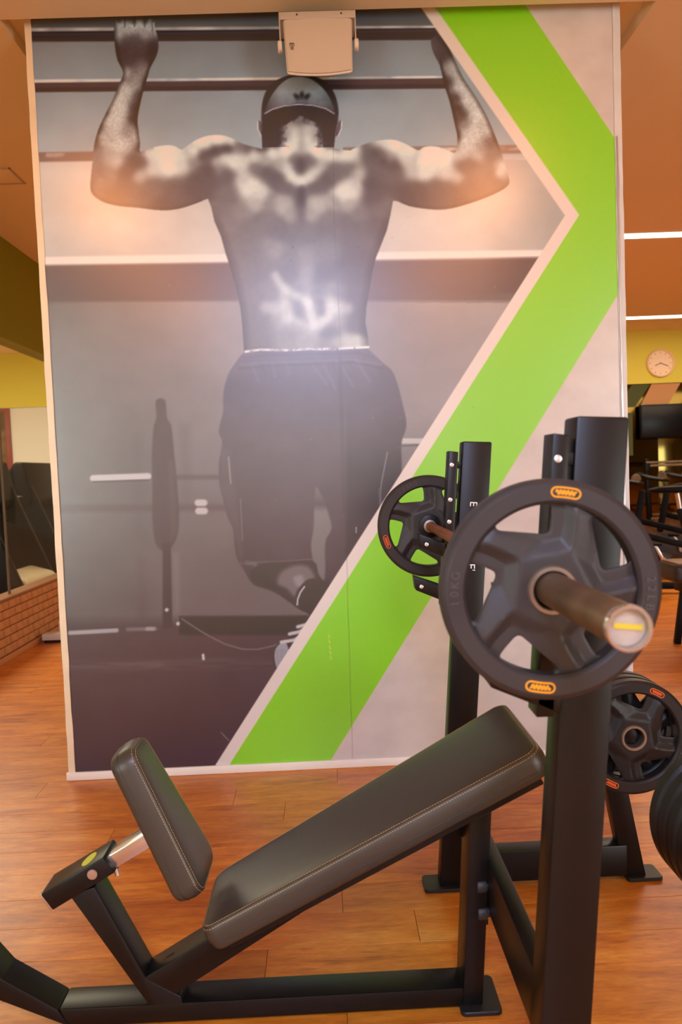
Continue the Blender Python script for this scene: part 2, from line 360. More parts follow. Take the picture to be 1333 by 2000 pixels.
# ================================================================== PRINTED MURAL
# The artwork is drawn in its own drawing frame (u right, v down); (x, z) on the wall -> (u, v)
HM = (468.18894862, -29.438295978, 658.640184885, -13.1944784873, -480.088121344, 1498.63216092, 0.00584027808, -0.0163364263748)
def wall_uv(x, z):
    q = HM[6] * x + HM[7] * z + 1
    return (HM[0] * x + HM[1] * z + HM[2]) / q, (HM[3] * x + HM[4] * z + HM[5]) / q
STEP = .0037
ax = np.arange(PXL + .022, PXR - .026, STEP); az = np.arange(.030, CZ + .045, STEP)
GX, GZ = np.meshgrid(ax, az); U, V = wall_uv(GX, GZ); U = U.astype(np.float32); V = V.astype(np.float32)
def hexc(r, g, b): return np.array([r, g, b], np.float32)
IMG = np.zeros(U.shape + (3,), np.float32)
def sdf(poly):
    """signed distance (negative inside) to a polygon, evaluated near it only"""
    p = np.array(poly, np.float32); m = 14
    x0, y0 = p.min(0) - m; x1, y1 = p.max(0) + m
    box_ = (U > x0) & (U < x1) & (V > y0) & (V < y1); u = U[box_]; v = V[box_]
    d = np.full(u.shape, 1e9, np.float32); ins = np.zeros(u.shape, bool)
    for i in range(len(p)):
        a = p[i]; b = p[(i + 1) % len(p)]; e = b - a; wx = u - a[0]; wy = v - a[1]
        t = np.clip((wx * e[0] + wy * e[1]) / max(e[0] ** 2 + e[1] ** 2, 1e-6), 0, 1)
        d = np.minimum(d, (wx - e[0] * t) ** 2 + (wy - e[1] * t) ** 2)
        c = (a[1] <= v) != (b[1] <= v)
        if a[1] != b[1]: ins ^= c & (u < a[0] + (v - a[1]) * e[0] / (b[1] - a[1]))
    d = np.sqrt(d); d[ins] *= -1
    out = np.full(U.shape, 1e3, np.float32); out[box_] = d; return out
def spline(pts, n=5):
    """closed Catmull-Rom through the outline points"""
    P = [np.array(q, float) for q in pts]; out = []; N = len(P)
    for i in range(N):
        a, b, c, d = P[i - 1], P[i], P[(i + 1) % N], P[(i + 2) % N]
        for k in range(n):
            t = k / n; out.append(.5 * ((2 * b) + (c - a) * t + (2 * a - 5 * b + 4 * c - d) * t * t + (3 * b - a - 3 * c + d) * t ** 3))
    return out
def cover(poly, soft=1.3): return np.clip(.5 - sdf(poly) / (2 * soft), 0, 1)
def paint(mask, col):
    global IMG
    col = np.asarray(col, np.float32); IMG = IMG * (1 - mask[..., None]) + (col if col.ndim == 3 else col[None, None]) * mask[..., None]
def vgrad(stops):
    """colour by v through stops (v, (r,g,b))"""
    vs = [s[0] for s in stops]; return np.stack([np.interp(V, vs, [s[1][k] for s in stops]) for k in range(3)], -1).astype(np.float32)
def stroke(pts, wd, col, soft=1.0, alpha=1.0):
    m = np.zeros(U.shape, np.float32)
    for i in range(len(pts) - 1):
        a = np.array(pts[i], float); b = np.array(pts[i + 1], float); e = b - a
        x0, x1 = min(a[0], b[0]) - 12 - wd, max(a[0], b[0]) + 12 + wd; y0, y1 = min(a[1], b[1]) - 12 - wd, max(a[1], b[1]) + 12 + wd
        k = (U > x0) & (U < x1) & (V > y0) & (V < y1); u = U[k]; v = V[k]
        t = np.clip(((u - a[0]) * e[0] + (v - a[1]) * e[1]) / max(e @ e, 1e-6), 0, 1)
        d = np.hypot(u - a[0] - e[0] * t, v - a[1] - e[1] * t); m[k] = np.maximum(m[k], np.clip(.5 - (d - wd / 2) / (2 * soft), 0, 1))
    paint(m * alpha, col)
def noise(sx, sy, seed, octs=3):
    r = np.random.RandomState(seed); out = np.zeros(U.shape, np.float32); amp = 1.0
    for o in range(octs):
        g = r.rand(int(1600 / sy) + 4, int(1400 / sx) + 4).astype(np.float32)
        fx = np.clip(U / sx, 0, g.shape[1] - 2.001); fy = np.clip(V / sy, 0, g.shape[0] - 2.001); ix = fx.astype(int); iy = fy.astype(int); tx = fx - ix; ty = fy - iy
        tx = tx * tx * (3 - 2 * tx); ty = ty * ty * (3 - 2 * ty)
        out += amp * ((g[iy, ix] * (1 - tx) + g[iy, ix + 1] * tx) * (1 - ty) + (g[iy + 1, ix] * (1 - tx) + g[iy + 1, ix + 1] * tx) * ty - .5)
        amp *= .5; sx /= 2; sy /= 2
    return out
def band(v0l, v1l, v0r, v1r, u0, u1, soft=1.5):
    f = (U - 60) / 900; top = v0l + (v0r - v0l) * f; bot = v1l + (v1r - v1l) * f
    return np.clip((V - top) / (2 * soft) + .5, 0, 1) * np.clip((bot - V) / (2 * soft) + .5, 0, 1) * ((U > u0) & (U < u1))
n_big = noise(140, 110, 1); n_mid = noise(40, 30, 2); n_fine = noise(7, 7, 3, 2); n_hair = noise(3.6, 3.6, 4, 2); n_str = noise(60, 6, 5)
# ---- the gym behind the athlete
IMG = vgrad([(30, (80, 74, 70)), (52, (92, 86, 78)), (80, (112, 112, 108)), (150, (124, 130, 128)), (180, (128, 132, 130)), (295, (150, 156, 152)),
             (312, (184, 172, 158)), (340, (192, 180, 164)), (430, (198, 186, 170)), (498, (196, 184, 170)), (520, (112, 98, 94)), (584, (100, 88, 86)),
             (592, (140, 128, 122)), (700, (138, 126, 122)), (900, (124, 114, 112)), (1080, (118, 106, 104)), (1200, (112, 100, 98)), (1230, (84, 68, 70)), (1500, (84, 70, 74))])
IMG *= (1 + .10 * n_big + .03 * n_mid)[..., None]
lf = np.clip((330 - U) / 260, 0, 1) * (V > 592) * (V < 1230); IMG *= (1 - .13 * lf)[..., None]
rt = np.clip((U - 730) / 150, 0, 1) * (V > 592) * (V < 1000); IMG *= (1 + .12 * rt)[..., None]
rr_ = np.clip((U - 930) / 150, 0, 1) * (V > 312) * (V < 500); IMG *= (1 - .14 * rr_)[..., None]
paint(band(55, 63, 50, 55, 0, 880) * np.clip(.75 + .6 * n_mid, 0, 1), hexc(186, 172, 156))
paint(band(62, 82, 54, 78, 0, 880), hexc(40, 34, 38)); paint(band(66, 70, 58, 61, 0, 880), hexc(62, 54, 56))
paint(band(156, 163, 148, 153, 0, 900) * np.clip(.7 + .9 * n_mid, 0, 1), hexc(206, 198, 188))
paint(band(162, 180, 152, 172, 0, 900), hexc(66, 52, 54)); paint(band(172, 180, 164, 172, 0, 900, 2), hexc(44, 36, 40))
paint(band(298, 317, 284, 301, 0, 1040, 2) * ((U < 200) | (U > 670)), hexc(122, 98, 88))
paint(band(300, 309, 287, 294, 90, 1040, 2) * ((U < 160) | ((U > 690) & (U < 1020))) * np.clip(.3 + 2 * n_mid, 0, 1), hexc(200, 180, 160))
m_ = band(502, 520, 490, 506, 60, 1090, 2.5); paint(m_, hexc(236, 216, 200))
paint(band(519, 592, 505, 574, 60, 1090, 4) * .95, hexc(102, 86, 84))
paint(band(519, 592, 505, 574, 940, 1090, 4) * np.clip((U - 940) / 80, 0, 1), hexc(88, 70, 70))
# floor, stage edge
paint(band(1238, 1500, 1180, 1500, 60, 600, 3), hexc(88, 70, 72))
paint(band(1205, 1240, 1200, 1240, 350, 640, 3), hexc(62, 50, 54))
paint(band(1292, 1312, 1282, 1300, 60, 560, 7) * np.clip(.5 + n_str, 0, 1), hexc(108, 94, 94))
paint(band(1318, 1600, 1306, 1600, 60, 640, 10), vgrad([(1300, (90, 74, 76)), (1400, (84, 68, 72)), (1500, (70, 58, 70))]) * (1 + .06 * n_mid)[..., None])
# far wall dim pipes and shadows
paint(band(928, 938, 926, 934, 345, 440, 3) * .8, hexc(96, 80, 80)); paint(band(986, 1002, 982, 992, 100, 450, 4) * .8, hexc(98, 80, 82))
paint(cover([(262, 850), (278, 850), (282, 1090), (262, 1090)], 9) * .35, hexc(100, 90, 92)); paint(cover([(352, 830), (372, 830), (372, 990), (355, 990)], 9) * .3, hexc(100, 86, 88))
paint(cover([(268, 1090), (284, 1090), (286, 1215), (270, 1215)], 8) * .4, hexc(96, 80, 82)); paint(cover([(338, 1080), (350, 1080), (352, 1200), (340, 1200)], 5) * .35, hexc(150, 138, 132))
bag = spline([(305, 782), (323, 782), (326, 815), (335, 832), (340, 880), (346, 940), (350, 1000), (348, 1040), (340, 1062), (330, 1075), (316, 1075), (303, 1058), (298, 1010), (298, 950), (297, 890), (300, 838), (306, 815)], 3)
paint(cover(bag, 2.2), hexc(88, 70, 72)); paint(cover([(330, 900), (338, 900), (345, 1040), (334, 1055)], 4) * .5, hexc(104, 88, 86))
paint(cover([(318, 1060), (334, 1060), (337, 1225), (318, 1228)], 2), hexc(76, 60, 62))
stroke([(182, 934), (290, 930)], 12, hexc(206, 196, 192), 1.6); stroke([(182, 941), (290, 938)], 3, hexc(88, 76, 76), 1.5)
stroke([(137, 1236), (228, 1231)], 8, hexc(176, 168, 166), 1.6); stroke([(250, 1229), (304, 1228)], 7, hexc(124, 112, 110), 2); stroke([(288, 1228), (300, 1228)], 7, hexc(166, 156, 154), 2)
for q in ((393, 982), (394, 998)): stroke([(q[0] - 6, q[1]), (q[0] + 6, q[1])], 13, hexc(206, 196, 190), 2)
for q in ((326, 1191), (348, 1218)): stroke([q, (q[0] + .1, q[1])], 7, hexc(210, 200, 196), 1.6)
stroke([(397, 1279), (398, 1287)], 5, hexc(216, 208, 204), 1.2)
stroke([(355, 1208), (385, 1228), (412, 1244), (440, 1258), (475, 1268), (505, 1268), (535, 1261), (560, 1250)], 2.6, hexc(126, 112, 110), 1)
stroke([(432, 1430), (447, 1446)], 1.6, hexc(150, 140, 140), .8)
paint(band(857, 868, 856, 866, 780, 840, 1.2), hexc(196, 186, 178)); stroke([(787, 871), (830, 869)], 3, hexc(90, 82, 80), 1)
# ---- skin: brightness splats (u, v, grey, radius)
SK = """262,45,172,12;235,45,165,10;290,45,165,10;232,68,150,8;250,58,158,8;280,68,140,7;296,90,48,7;250,85,62,12;270,80,68,10;260,112,52,14;240,100,46,10;300,104,38,8;
270,126,84,8;247,143,180,5;276,134,124,6;255,152,112,9;268,160,136,8;284,162,52,6;250,180,172,9;236,210,178,10;222,235,182,10;212,265,172,9;232,280,182,9;268,188,58,7;262,212,50,7;262,232,44,6;250,256,128,7;
262,272,158,6;273,288,58,4;206,222,72,4;196,250,78,5;187,282,92,5;190,308,112,8;215,305,156,8;230,318,176,7;198,350,104,12;188,375,106,8;246,332,84,10;262,322,74,8;276,318,84,7;197,353,178,4;215,340,120,8;
300,300,206,9;330,300,222,13;330,325,222,11;300,333,188,8;275,343,160,7;350,320,198,9;355,296,206,7;300,368,96,13;340,372,86,13;270,384,96,12;320,398,76,10;230,385,92,12;380,372,76,12;372,392,78,8;
400,278,222,9;425,270,232,9;447,275,206,7;378,297,212,8;400,302,98,8;420,294,86,8;443,289,70,6;380,316,128,7;466,284,108,5;486,290,84,5;505,293,60,5;442,310,200,7;456,320,214,6;472,318,198,6;426,316,168,6;
405,338,78,10;440,342,88,9;400,362,76,12;430,331,130,6;500,302,200,7;530,297,220,7;560,292,226,7;590,285,196,7;620,292,226,7;650,297,220,7;675,305,208,6;520,314,156,7;550,320,150,6;587,318,68,6;575,311,104,5;601,311,98,5;
588,332,74,6;610,318,104,5;562,332,202,5;572,345,214,5;588,353,224,5;603,345,210,5;617,335,198,5;626,325,172,5;553,320,190,5;520,336,86,8;502,332,108,7;540,351,84,8;655,336,98,8;640,351,84,8;676,331,104,7;
560,366,92,7;615,366,90,7;588,370,76,4;489,364,212,9;478,350,188,7;505,378,200,8;500,396,168,8;520,402,150,8;670,380,214,8;686,374,210,8;697,364,186,7;662,396,172,7;702,345,172,6;682,400,160,7;
555,395,166,6;549,410,172,6;565,422,150,6;616,395,172,6;626,408,172,6;611,422,150,6;588,400,84,4;588,385,72,4;588,420,104,5;440,382,100,10;430,412,104,10;452,432,112,12;746,412,98,10;730,382,78,9;742,442,84,10;722,360,72,9;
530,425,110,10;470,420,120,9;700,420,112,9;640,428,112,9;480,452,104,16;540,442,98,12;590,446,104,8;640,442,100,12;700,452,92,14;540,490,134,7;525,478,122,7;560,502,108,7;640,490,112,9;598,500,124,5;600,530,134,5;480,520,104,18;700,520,82,14;
560,535,98,9;640,540,90,10;540,570,118,12;590,560,122,8;640,570,112,12;560,610,150,12;640,605,150,12;600,610,134,10;510,590,108,10;700,590,84,10;
500,622,104,12;500,660,106,11;560,662,130,8;
600,662,152,7;640,650,104,7;680,670,176,5;697,666,196,5;650,672,130,6;704,600,84,9;704,640,88,8;610,650,168,5;770,278,224,8;750,284,196,6;792,290,218,7;745,300,120,6;760,310,142,6;750,316,76,6;735,302,78,6;770,330,90,9;740,332,90,9;790,312,192,6;
840,295,228,9;830,310,230,11;860,310,222,9;830,335,212,9;808,330,172,7;870,335,194,8;892,345,168,6;900,303,176,6;906,326,96,8;922,320,98,7;850,372,88,11;820,377,76,11;800,387,70,9;880,377,90,11;920,372,96,11;960,352,100,10;900,392,84,9;
940,340,110,9;976,340,196,4;980,324,178,4;850,85,62,7;862,78,46,7;870,112,54,7;880,126,130,5;887,126,160,6;896,150,158,7;906,175,180,8;916,200,184,8;930,230,184,8;944,255,168,8;926,265,188,8;910,285,184,8;876,160,52,5;892,190,52,5;899,212,42,5;
906,226,56,5;893,226,64,5;912,240,112,5;893,266,74,4;956,280,84,7;942,287,134,7;960,302,104,7;930,302,166,7;587,238,96,6;587,256,190,7;575,275,206,7;600,275,206,7;560,268,150,6;617,268,150,6;545,268,62,6;535,280,44,6;640,268,52,6;645,282,40,5;528,262,44,6;520,290,60,5;655,290,70,5;508,250,120,3;662,250,120,3"""
acc = np.zeros(U.shape, np.float32) + 1e-6; num = np.zeros(U.shape, np.float32) + 1e-6 * 100
for q in SK.replace('\n', '').split(';'):
    a, b, g, s = [float(t) for t in q.split(',')]; R_ = max(s * 6, 45)
    j0 = np.searchsorted(-V[:, V.shape[1] // 2], -(b + R_ + 25)); j1 = np.searchsorted(-V[:, V.shape[1] // 2], -(b - R_ - 25))
    i0 = np.searchsorted(U[U.shape[0] // 2], a - R_ - 60); i1 = np.searchsorted(U[U.shape[0] // 2], a + R_ + 60); sl = (slice(j0, j1), slice(i0, i1))
    wgt = 1 / (1 + ((U[sl] - a) ** 2 + (V[sl] - b) ** 2) / (s * .72) ** 2) ** 2.2 * np.clip(1.5 - np.hypot(U[sl] - a, V[sl] - b) / R_ * 1.5, 0, 1); acc[sl] += wgt; num[sl] += wgt * g
sk = num / acc
def blur(a, r, it=2):
    for _ in range(it):
        for axis in (0, 1):
            c = np.cumsum(np.pad(a, [(r + 1, r) if k == axis else (0, 0) for k in (0, 1)], 'edge'), axis, dtype=np.float64)
            n_ = a.shape[axis]; a = (np.take(c, range(2 * r + 1, n_ + 2 * r + 1), axis) - np.take(c, range(0, n_), axis)).astype(np.float32) / (2 * r + 1)
    return a
sk = blur(sk, 2); sk = 118 + (sk - 118) * .97
def glow(pts, wd, soft, g, alpha):
    global sk
    m = np.zeros(U.shape, np.float32)
    for i in range(len(pts) - 1):
        a = np.array(pts[i], float); b = np.array(pts[i + 1], float); e = b - a; t = np.clip(((U - a[0]) * e[0] + (V - a[1]) * e[1]) / max(e @ e, 1e-6), 0, 1)
        d = np.hypot(U - a[0] - e[0] * t, V - a[1] - e[1] * t); m = np.maximum(m, np.exp(-(np.maximum(d - wd / 2, 0) / soft) ** 2))
    sk = sk + (g - sk) * m * alpha
# small of the back, spine, shoulder-blade creases
for pts, wd, so, g, al in (([(538, 538), (548, 556), (566, 570), (590, 583), (603, 592)], 4, 5, 226, .8), ([(556, 568), (557, 590), (562, 622)], 8, 6, 222, .75), ([(520, 600), (548, 602)], 8, 7, 210, .75),
      ([(600, 585), (606, 606), (612, 634)], 7, 5, 240, .95), ([(566, 618), (592, 634), (608, 640)], 4, 5, 212, .7), ([(645, 588), (648, 606), (638, 622), (624, 634)], 9, 6, 236, .85), ([(655, 600), (678, 602)], 9, 7, 222, .75), ([(648, 560), (640, 580)], 7, 7, 166, .6),
      ([(598, 548), (600, 575)], 6, 6, 170, .6), ([(580, 596), (584, 612)], 5, 5, 118, .8), ([(626, 592), (628, 610)], 5, 5, 108, .85), ([(590, 366), (589, 398)], 1, 4, 66, .7), ([(588, 398), (590, 430)], 1, 4, 92, .5),
      ([(530, 385), (520, 408), (505, 424)], 2, 6, 84, .35), ([(650, 385), (662, 408), (675, 424)], 2, 6, 84, .35), ([(566, 350), (588, 358), (610, 350)], 2, 4, 226, .6), ([(660, 668), (704, 664)], 8, 6, 198, .7),
      ([(395, 306), (420, 296), (446, 291)], 5, 6, 64, .6), ([(740, 296), (756, 316), (772, 322)], 5, 7, 70, .5), ([(612, 664), (640, 672), (560, 674)], 6, 7, 160, .5), ([(587, 232), (589, 262), (588, 300)], 2, 5, 128, .45), ([(372, 284), (362, 296), (372, 306)], 2, 5, 150, .4), ([(818, 294), (812, 310)], 3, 5, 150, .5)):
    glow(pts, wd * .7, so * 1.4, g - 14, al * .74)
sk = blur(sk, 1)
t_ = np.clip((sk - 30) / 200, 0, 1)[..., None]; skin = (1 - t_) * hexc(36, 26, 30) + t_ * hexc(230, 226, 206)
skin *= (1 + .05 * n_mid + .04 * n_fine)[..., None]
armz = (np.clip((318 - V) / 40, 0, 1) * ((U < 300) | (U > 840)))[..., None]; skin *= (1 + .15 * n_hair[..., None] * armz)
arm_l = [(224, 36), (232, 40), (238, 36), (258, 38), (262, 42), (266, 36), (280, 37), (284, 42), (290, 34), (300, 38), (303, 56), (308, 72), (310, 92), (305, 112), (294, 132), (288, 152), (281, 175), (275, 200), (269, 232),
         (271, 258), (274, 280), (275, 297), (300, 288), (325, 284), (342, 286), (355, 293), (368, 284), (385, 273), (405, 266), (428, 264), (450, 269), (475, 281), (512, 291), (560, 300), (560, 380), (440, 384), (408, 388),
         (385, 397), (350, 408), (315, 411), (270, 406), (235, 403), (205, 396), (185, 384), (177, 370), (178, 345), (182, 310), (184, 285), (193, 252), (207, 222), (222, 192), (233, 165), (241, 142), (230, 118), (225, 92), (223, 62)]
arm_r = [(842, 82), (848, 72), (860, 60), (872, 80), (886, 112), (905, 152), (930, 190), (950, 225), (962, 252), (974, 282), (982, 305), (990, 330), (995, 350), (993, 362), (975, 375), (940, 390), (900, 403), (870, 409),
         (840, 409), (800, 403), (768, 392), (752, 412), (640, 380), (640, 300), (655, 291), (680, 296), (690, 291), (715, 281), (740, 275), (765, 273), (785, 278), (805, 288), (818, 294), (828, 288), (845, 286), (870, 290), (890, 298),
         (894, 270), (888, 240), (879, 200), (868, 165), (860, 130), (848, 106)]
torso = [(405, 384), (413, 405), (419, 432), (432, 462), (441, 495), (450, 522), (461, 562), (470, 602), (474, 640), (477, 690), (560, 700), (650, 700), (721, 690), (719, 658), (714, 630), (716, 600), (722, 568), (728, 530),
         (735, 503), (745, 478), (756, 450), (763, 420), (769, 388), (740, 300), (652, 291), (640, 297), (530, 297), (512, 291), (440, 300)]
neck = [(513, 296), (512, 262), (513, 236), (520, 215), (590, 205), (655, 215), (658, 238), (655, 262), (652, 296), (590, 310)]
hair = spline([(513, 266), (511, 240), (512, 212), (516, 190), (526, 171), (546, 155), (575, 146), (602, 147), (627, 155), (646, 172), (656, 190), (661, 215), (660, 240), (656, 268), (645, 250), (628, 246), (608, 236), (587, 226), (567, 238), (550, 248), (530, 254)], 3)
edge = lambda m: m
for pl in (arm_l, arm_r): 
    s_ = sdf(spline(pl, 3)); mk = np.clip(.5 - s_ / 2.4, 0, 1); shade = np.clip(-s_ / 9, 0, 1); fz = np.clip((300 - V) / 30, 0, 1) * ((U < 300) | (U > 860)); fb = np.clip((V - 345) / 20, 0, 1) * (U < 395) + np.clip((V - 345) / 20, 0, 1) * (U > 785); rim = 1 - (1 - shade) * (.6 * fz + .18 * fb); paint(mk, skin * rim[..., None])
s_ = sdf(torso); mk = np.clip(.5 - s_ / 2.4, 0, 1); paint(mk, skin * (1 - .34 * np.clip((V - 400) / 40, 0, 1) * (1 - np.clip(-s_ / 18, 0, 1)))[..., None])
for u_ in (245, 264, 284): stroke([(u_, 34), (u_ - 1, 52)], 3, hexc(72, 62, 58), 1.6, .8)
# ears, neck, hair, cap
for q in ([(504, 238), (510, 238), (515, 262), (510, 266), (504, 252)], [(668, 238), (662, 238), (656, 262), (661, 266), (667, 252)]):
    paint(cover(spline(q, 3)), hexc(92, 80, 82)); stroke(q[:1] + q[4:] + q[3:4], 2, hexc(206, 196, 190), 1)
nk = cover(neck, 1.5); paint(nk, skin)
nz = np.clip(1 - ((U - 588) / 46) ** 2 - np.clip((250 - V) / 40, 0, 2), 0, 1)
paint(nk * np.clip(1 - nz * 1.6 + .9 * n_fine, 0, 1) * (V < 288), hexc(42, 32, 36))
paint(cover(hair, 2.2) * np.clip(1.2 - np.clip((V - 232) / 30, 0, 1) + .8 * n_hair, 0, 1), hexc(38, 28, 32))
cap = spline([(513, 222), (514, 198), (522, 176), (540, 158), (562, 149), (587, 146), (614, 150), (638, 163), (652, 182), (659, 204), (660, 226), (640, 212), (612, 205), (585, 203), (555, 207), (532, 214)], 4)
paint(cover(cap), hexc(44, 36, 38))
capi = spline([(518, 220), (524, 200), (534, 182), (548, 165), (566, 153), (588, 150), (608, 155), (626, 168), (640, 184), (650, 204), (653, 218), (632, 209), (610, 204), (585, 202), (556, 206), (534, 213)], 4)
paint(cover(capi), (vgrad([(148, (120, 124, 122)), (180, (136, 138, 134)), (212, (96, 94, 92))]) * (1 + .08 * n_mid + .06 * n_fine)[..., None]) * (1 - .35 * np.clip((np.abs(U - 587) - 40) / 30, 0, 1))[..., None])
stroke([(518, 222), (532, 214), (556, 207), (585, 204), (612, 206), (636, 212), (653, 222)], 2.2, hexc(176, 158, 160), 1)
for cx, cy, a, lx, ly in ((590, 186, 0, 5.6, 8.5), (580, 189, -.85, 5.4, 8.6), (600, 189, .85, 5.4, 8.6)):
    du = U - cx; dv = V - cy; r1 = du * math.cos(a) + dv * math.sin(a); r2 = -du * math.sin(a) + dv * math.cos(a)
    paint(np.clip(1.4 - np.sqrt((r1 / lx) ** 2 + (r2 / ly) ** 2) * 1.1, 0, 1) * .92, hexc(42, 38, 40))
for k in range(3): stroke([(577 + k, 194 + 3.6 * k), (603 - k, 194 + 3.6 * k)], 1.6, hexc(72, 66, 66), .7)
# trousers
pants = spline([(477, 688), (500, 683), (600, 681), (700, 680), (719, 682), (733, 694), (752, 712), (766, 724), (777, 750), (786, 785), (794, 822), (792, 842), (786, 858), (784, 880), (785, 905), (784, 940), (780, 1010), (720, 1120), (640, 1215),
                (612, 1205), (600, 1196), (585, 1190), (566, 1176), (545, 1160), (528, 1149), (505, 1146), (490, 1136), (476, 1112), (463, 1090), (458, 1060), (455, 1032), (444, 1008), (436, 975), (429, 945), (428, 905), (432, 880), (434, 862), (428, 845),
                (431, 825), (436, 805), (437, 765), (446, 732), (458, 712)], 3)
pc = vgrad([(680, (100, 92, 102)), (760, (88, 80, 92)), (860, (90, 78, 82)), (1000, (86, 72, 74)), (1100, (80, 66, 70)), (1220, (62, 50, 56))]) * (1 + .07 * n_mid)[..., None]
pc = pc * (1 - .22 * np.clip((U - 672) / 8, 0, 1) * np.clip((V - 780) / 120, 0, 1))[..., None]
pm = cover(pants, 1.6); paint(pm, pc)
paint(cover([(432, 870), (450, 880), (476, 1080), (470, 1110), (455, 1030), (430, 950)], 5) * .35, hexc(112, 98, 98))
for u0, v0, u1, v1, g in ((492, 712, 505, 745, 112), (508, 708, 520, 738, 80), (532, 708, 538, 735, 112), (610, 712, 640, 752, 112), (632, 712, 656, 760, 118), (650, 712, 668, 752, 78), (662, 705, 690, 755, 120), (680, 704, 708, 750, 88), (696, 702, 722, 745, 122), (712, 704, 736, 750, 90), (560, 712, 566, 730, 110)):
    stroke([(u0, v0), (u1, v1)], 3.5, hexc(g, g * .93, g), 2.5, .55)
stroke([(478, 698), (520, 694), (600, 692), (700, 690), (730, 698)], 4, hexc(84, 76, 88), 2, .6); stroke([(470, 712), (520, 708), (600, 706), (690, 702), (745, 712)], 3.5, hexc(122, 114, 126), 2, .5)
stroke([(468, 720), (520, 715), (600, 712), (690, 708), (748, 720)], 3.5, hexc(70, 62, 70), 2, .5)
wn = np.clip(.8 + 1.6 * n_fine, 0, 1); m0 = IMG.copy(); stroke([(480, 687), (510, 683), (560, 684), (600, 682), (650, 682), (720, 678)], 4.5, hexc(226, 218, 212), 1.2); IMG = m0 + (IMG - m0) * wn[..., None]
stroke([(447, 893), (449, 920), (451, 944)], 2.4, hexc(170, 160, 158), 1, .8); stroke([(470, 975), (472, 1010), (474, 1055)], 2.2, hexc(130, 118, 118), 1, .8)
stroke([(757, 884), (752, 910), (746, 940), (743, 965), (744, 992)], 2.4, hexc(150, 142, 142), 1, .8); stroke([(741, 955), (743, 990)], 5, hexc(96, 92, 98), 2, .6); stroke([(696, 1030), (696, 1040)], 2, hexc(180, 172, 170), .8)
gap = spline([(617, 952), (626, 962), (634, 978), (641, 1000), (648, 1028), (644, 1042), (637, 1054), (635, 1080), (636, 1105), (634, 1132), (627, 1131), (617, 1116), (611, 1092), (608, 1062), (613, 1030), (614, 990)], 3)
paint(cover(gap, 2), vgrad([(950, (112, 102, 102)), (970, (104, 92, 92)), (985, (88, 74, 76)), (1000, (128, 120, 116)), (1130, (118, 112, 108))]))
stroke([(470, 1100), (486, 1102), (500, 1098), (560, 1096), (612, 1092)], 2.5, hexc(112, 98, 100), 1.2, .8); stroke([(482, 1098), (500, 1102), (494, 1128)], 6, hexc(132, 122, 120), 3, .6)
leg = spline([(492, 1112), (520, 1100), (560, 1098), (612, 1096), (622, 1120), (632, 1134), (655, 1150), (640, 1205), (600, 1196), (570, 1178), (540, 1158), (500, 1142), (490, 1130)], 3); paint(cover(leg, 2), hexc(58, 46, 52))
paint(cover(spline([(548, 1118), (575, 1104), (602, 1106), (616, 1128), (600, 1140), (585, 1150), (576, 1166), (560, 1150), (542, 1140)], 3), 5) * .9, hexc(124, 114, 112)); paint(cover(spline([(574, 1128), (590, 1124), (594, 1140), (582, 1146)], 3), 4) * .7, hexc(160, 152, 150))
paint(cover(spline([(578, 1166), (590, 1142), (612, 1130), (650, 1150), (640, 1205), (600, 1196), (584, 1186)], 3), 2), hexc(46, 36, 40)); stroke([(581, 1181), (582, 1170), (587, 1157), (595, 1146)], 3, hexc(206, 198, 194), 1)
shoe = spline([(536, 1270), (545, 1254), (562, 1246), (566, 1232), (580, 1222), (600, 1216), (612, 1216), (590, 1262), (556, 1308), (540, 1306), (534, 1290)], 3); paint(cover(shoe), hexc(70, 58, 60))
paint(cover(spline([(537, 1272), (546, 1258), (558, 1254), (564, 1268), (568, 1280), (556, 1298), (545, 1308), (538, 1296)], 3)), hexc(166, 160, 164))
for a, b, c in (((550, 1254), (575, 1250), (598, 1236)), ((566, 1238), (585, 1234), (606, 1222)), ((582, 1224), (598, 1220), (612, 1212))): stroke([a, b, c], 6.5, hexc(206, 198, 192), 1.3)
for k in range(5): stroke([(541 + 4 * k, 1268), (541 + 5 * k, 1300 - 3 * k)], 1, hexc(130, 126, 130), .6, .7)
WHT = [(30, (206, 176, 152)), (300, (222, 194, 172)), (600, (238, 214, 198)), (900, (246, 228, 214)), (1200, (252, 236, 224)), (1500, (250, 236, 224))]
# ---- printed chevron, its cream edge and the concrete-look ground
cream = vgrad([(v, (a * .975, b * .955, c * .94)) for v, (a, b, c) in WHT])
conc = vgrad([(v, (a * .90, b * .875, c * .86)) for v, (a, b, c) in WHT]) * (1 + .05 * n_mid + .035 * n_big)[..., None]
inner = [(829, 24), (1104, 421), (414, 1505), (400, 1560), (1400, 1560), (1400, -40), (780, -40)]
paint(cover(inner, .9), cream)
green_o = [(857, 24), (1132, 420), (441, 1505), (400, 1580), (1400, 1580), (1400, -40), (800, -40)]
gcol = vgrad([(v, (a * .60, b * .945, c * .10)) for v, (a, b, c) in WHT])
GM = cover(green_o, .9); paint(GM, gcol)
conc_t = [(1036, 24), (1200, 268), (1300, 420), (1400, 300), (1400, -40), (990, -40)]; paint(cover(conc_t, .9), conc)
conc_b = [(1215, 563), (641, 1493), (600, 1560), (1400, 1560), (1400, 300)]; paint(cover(conc_b, .9), conc)
for v in (1240, 1250, 1262, 1272, 1282): stroke([(642 + (v - 1240) * .09, v), (644 + (v - 1240) * .09, v + 5)], 3, hexc(222, 240, 150), 1, .7)
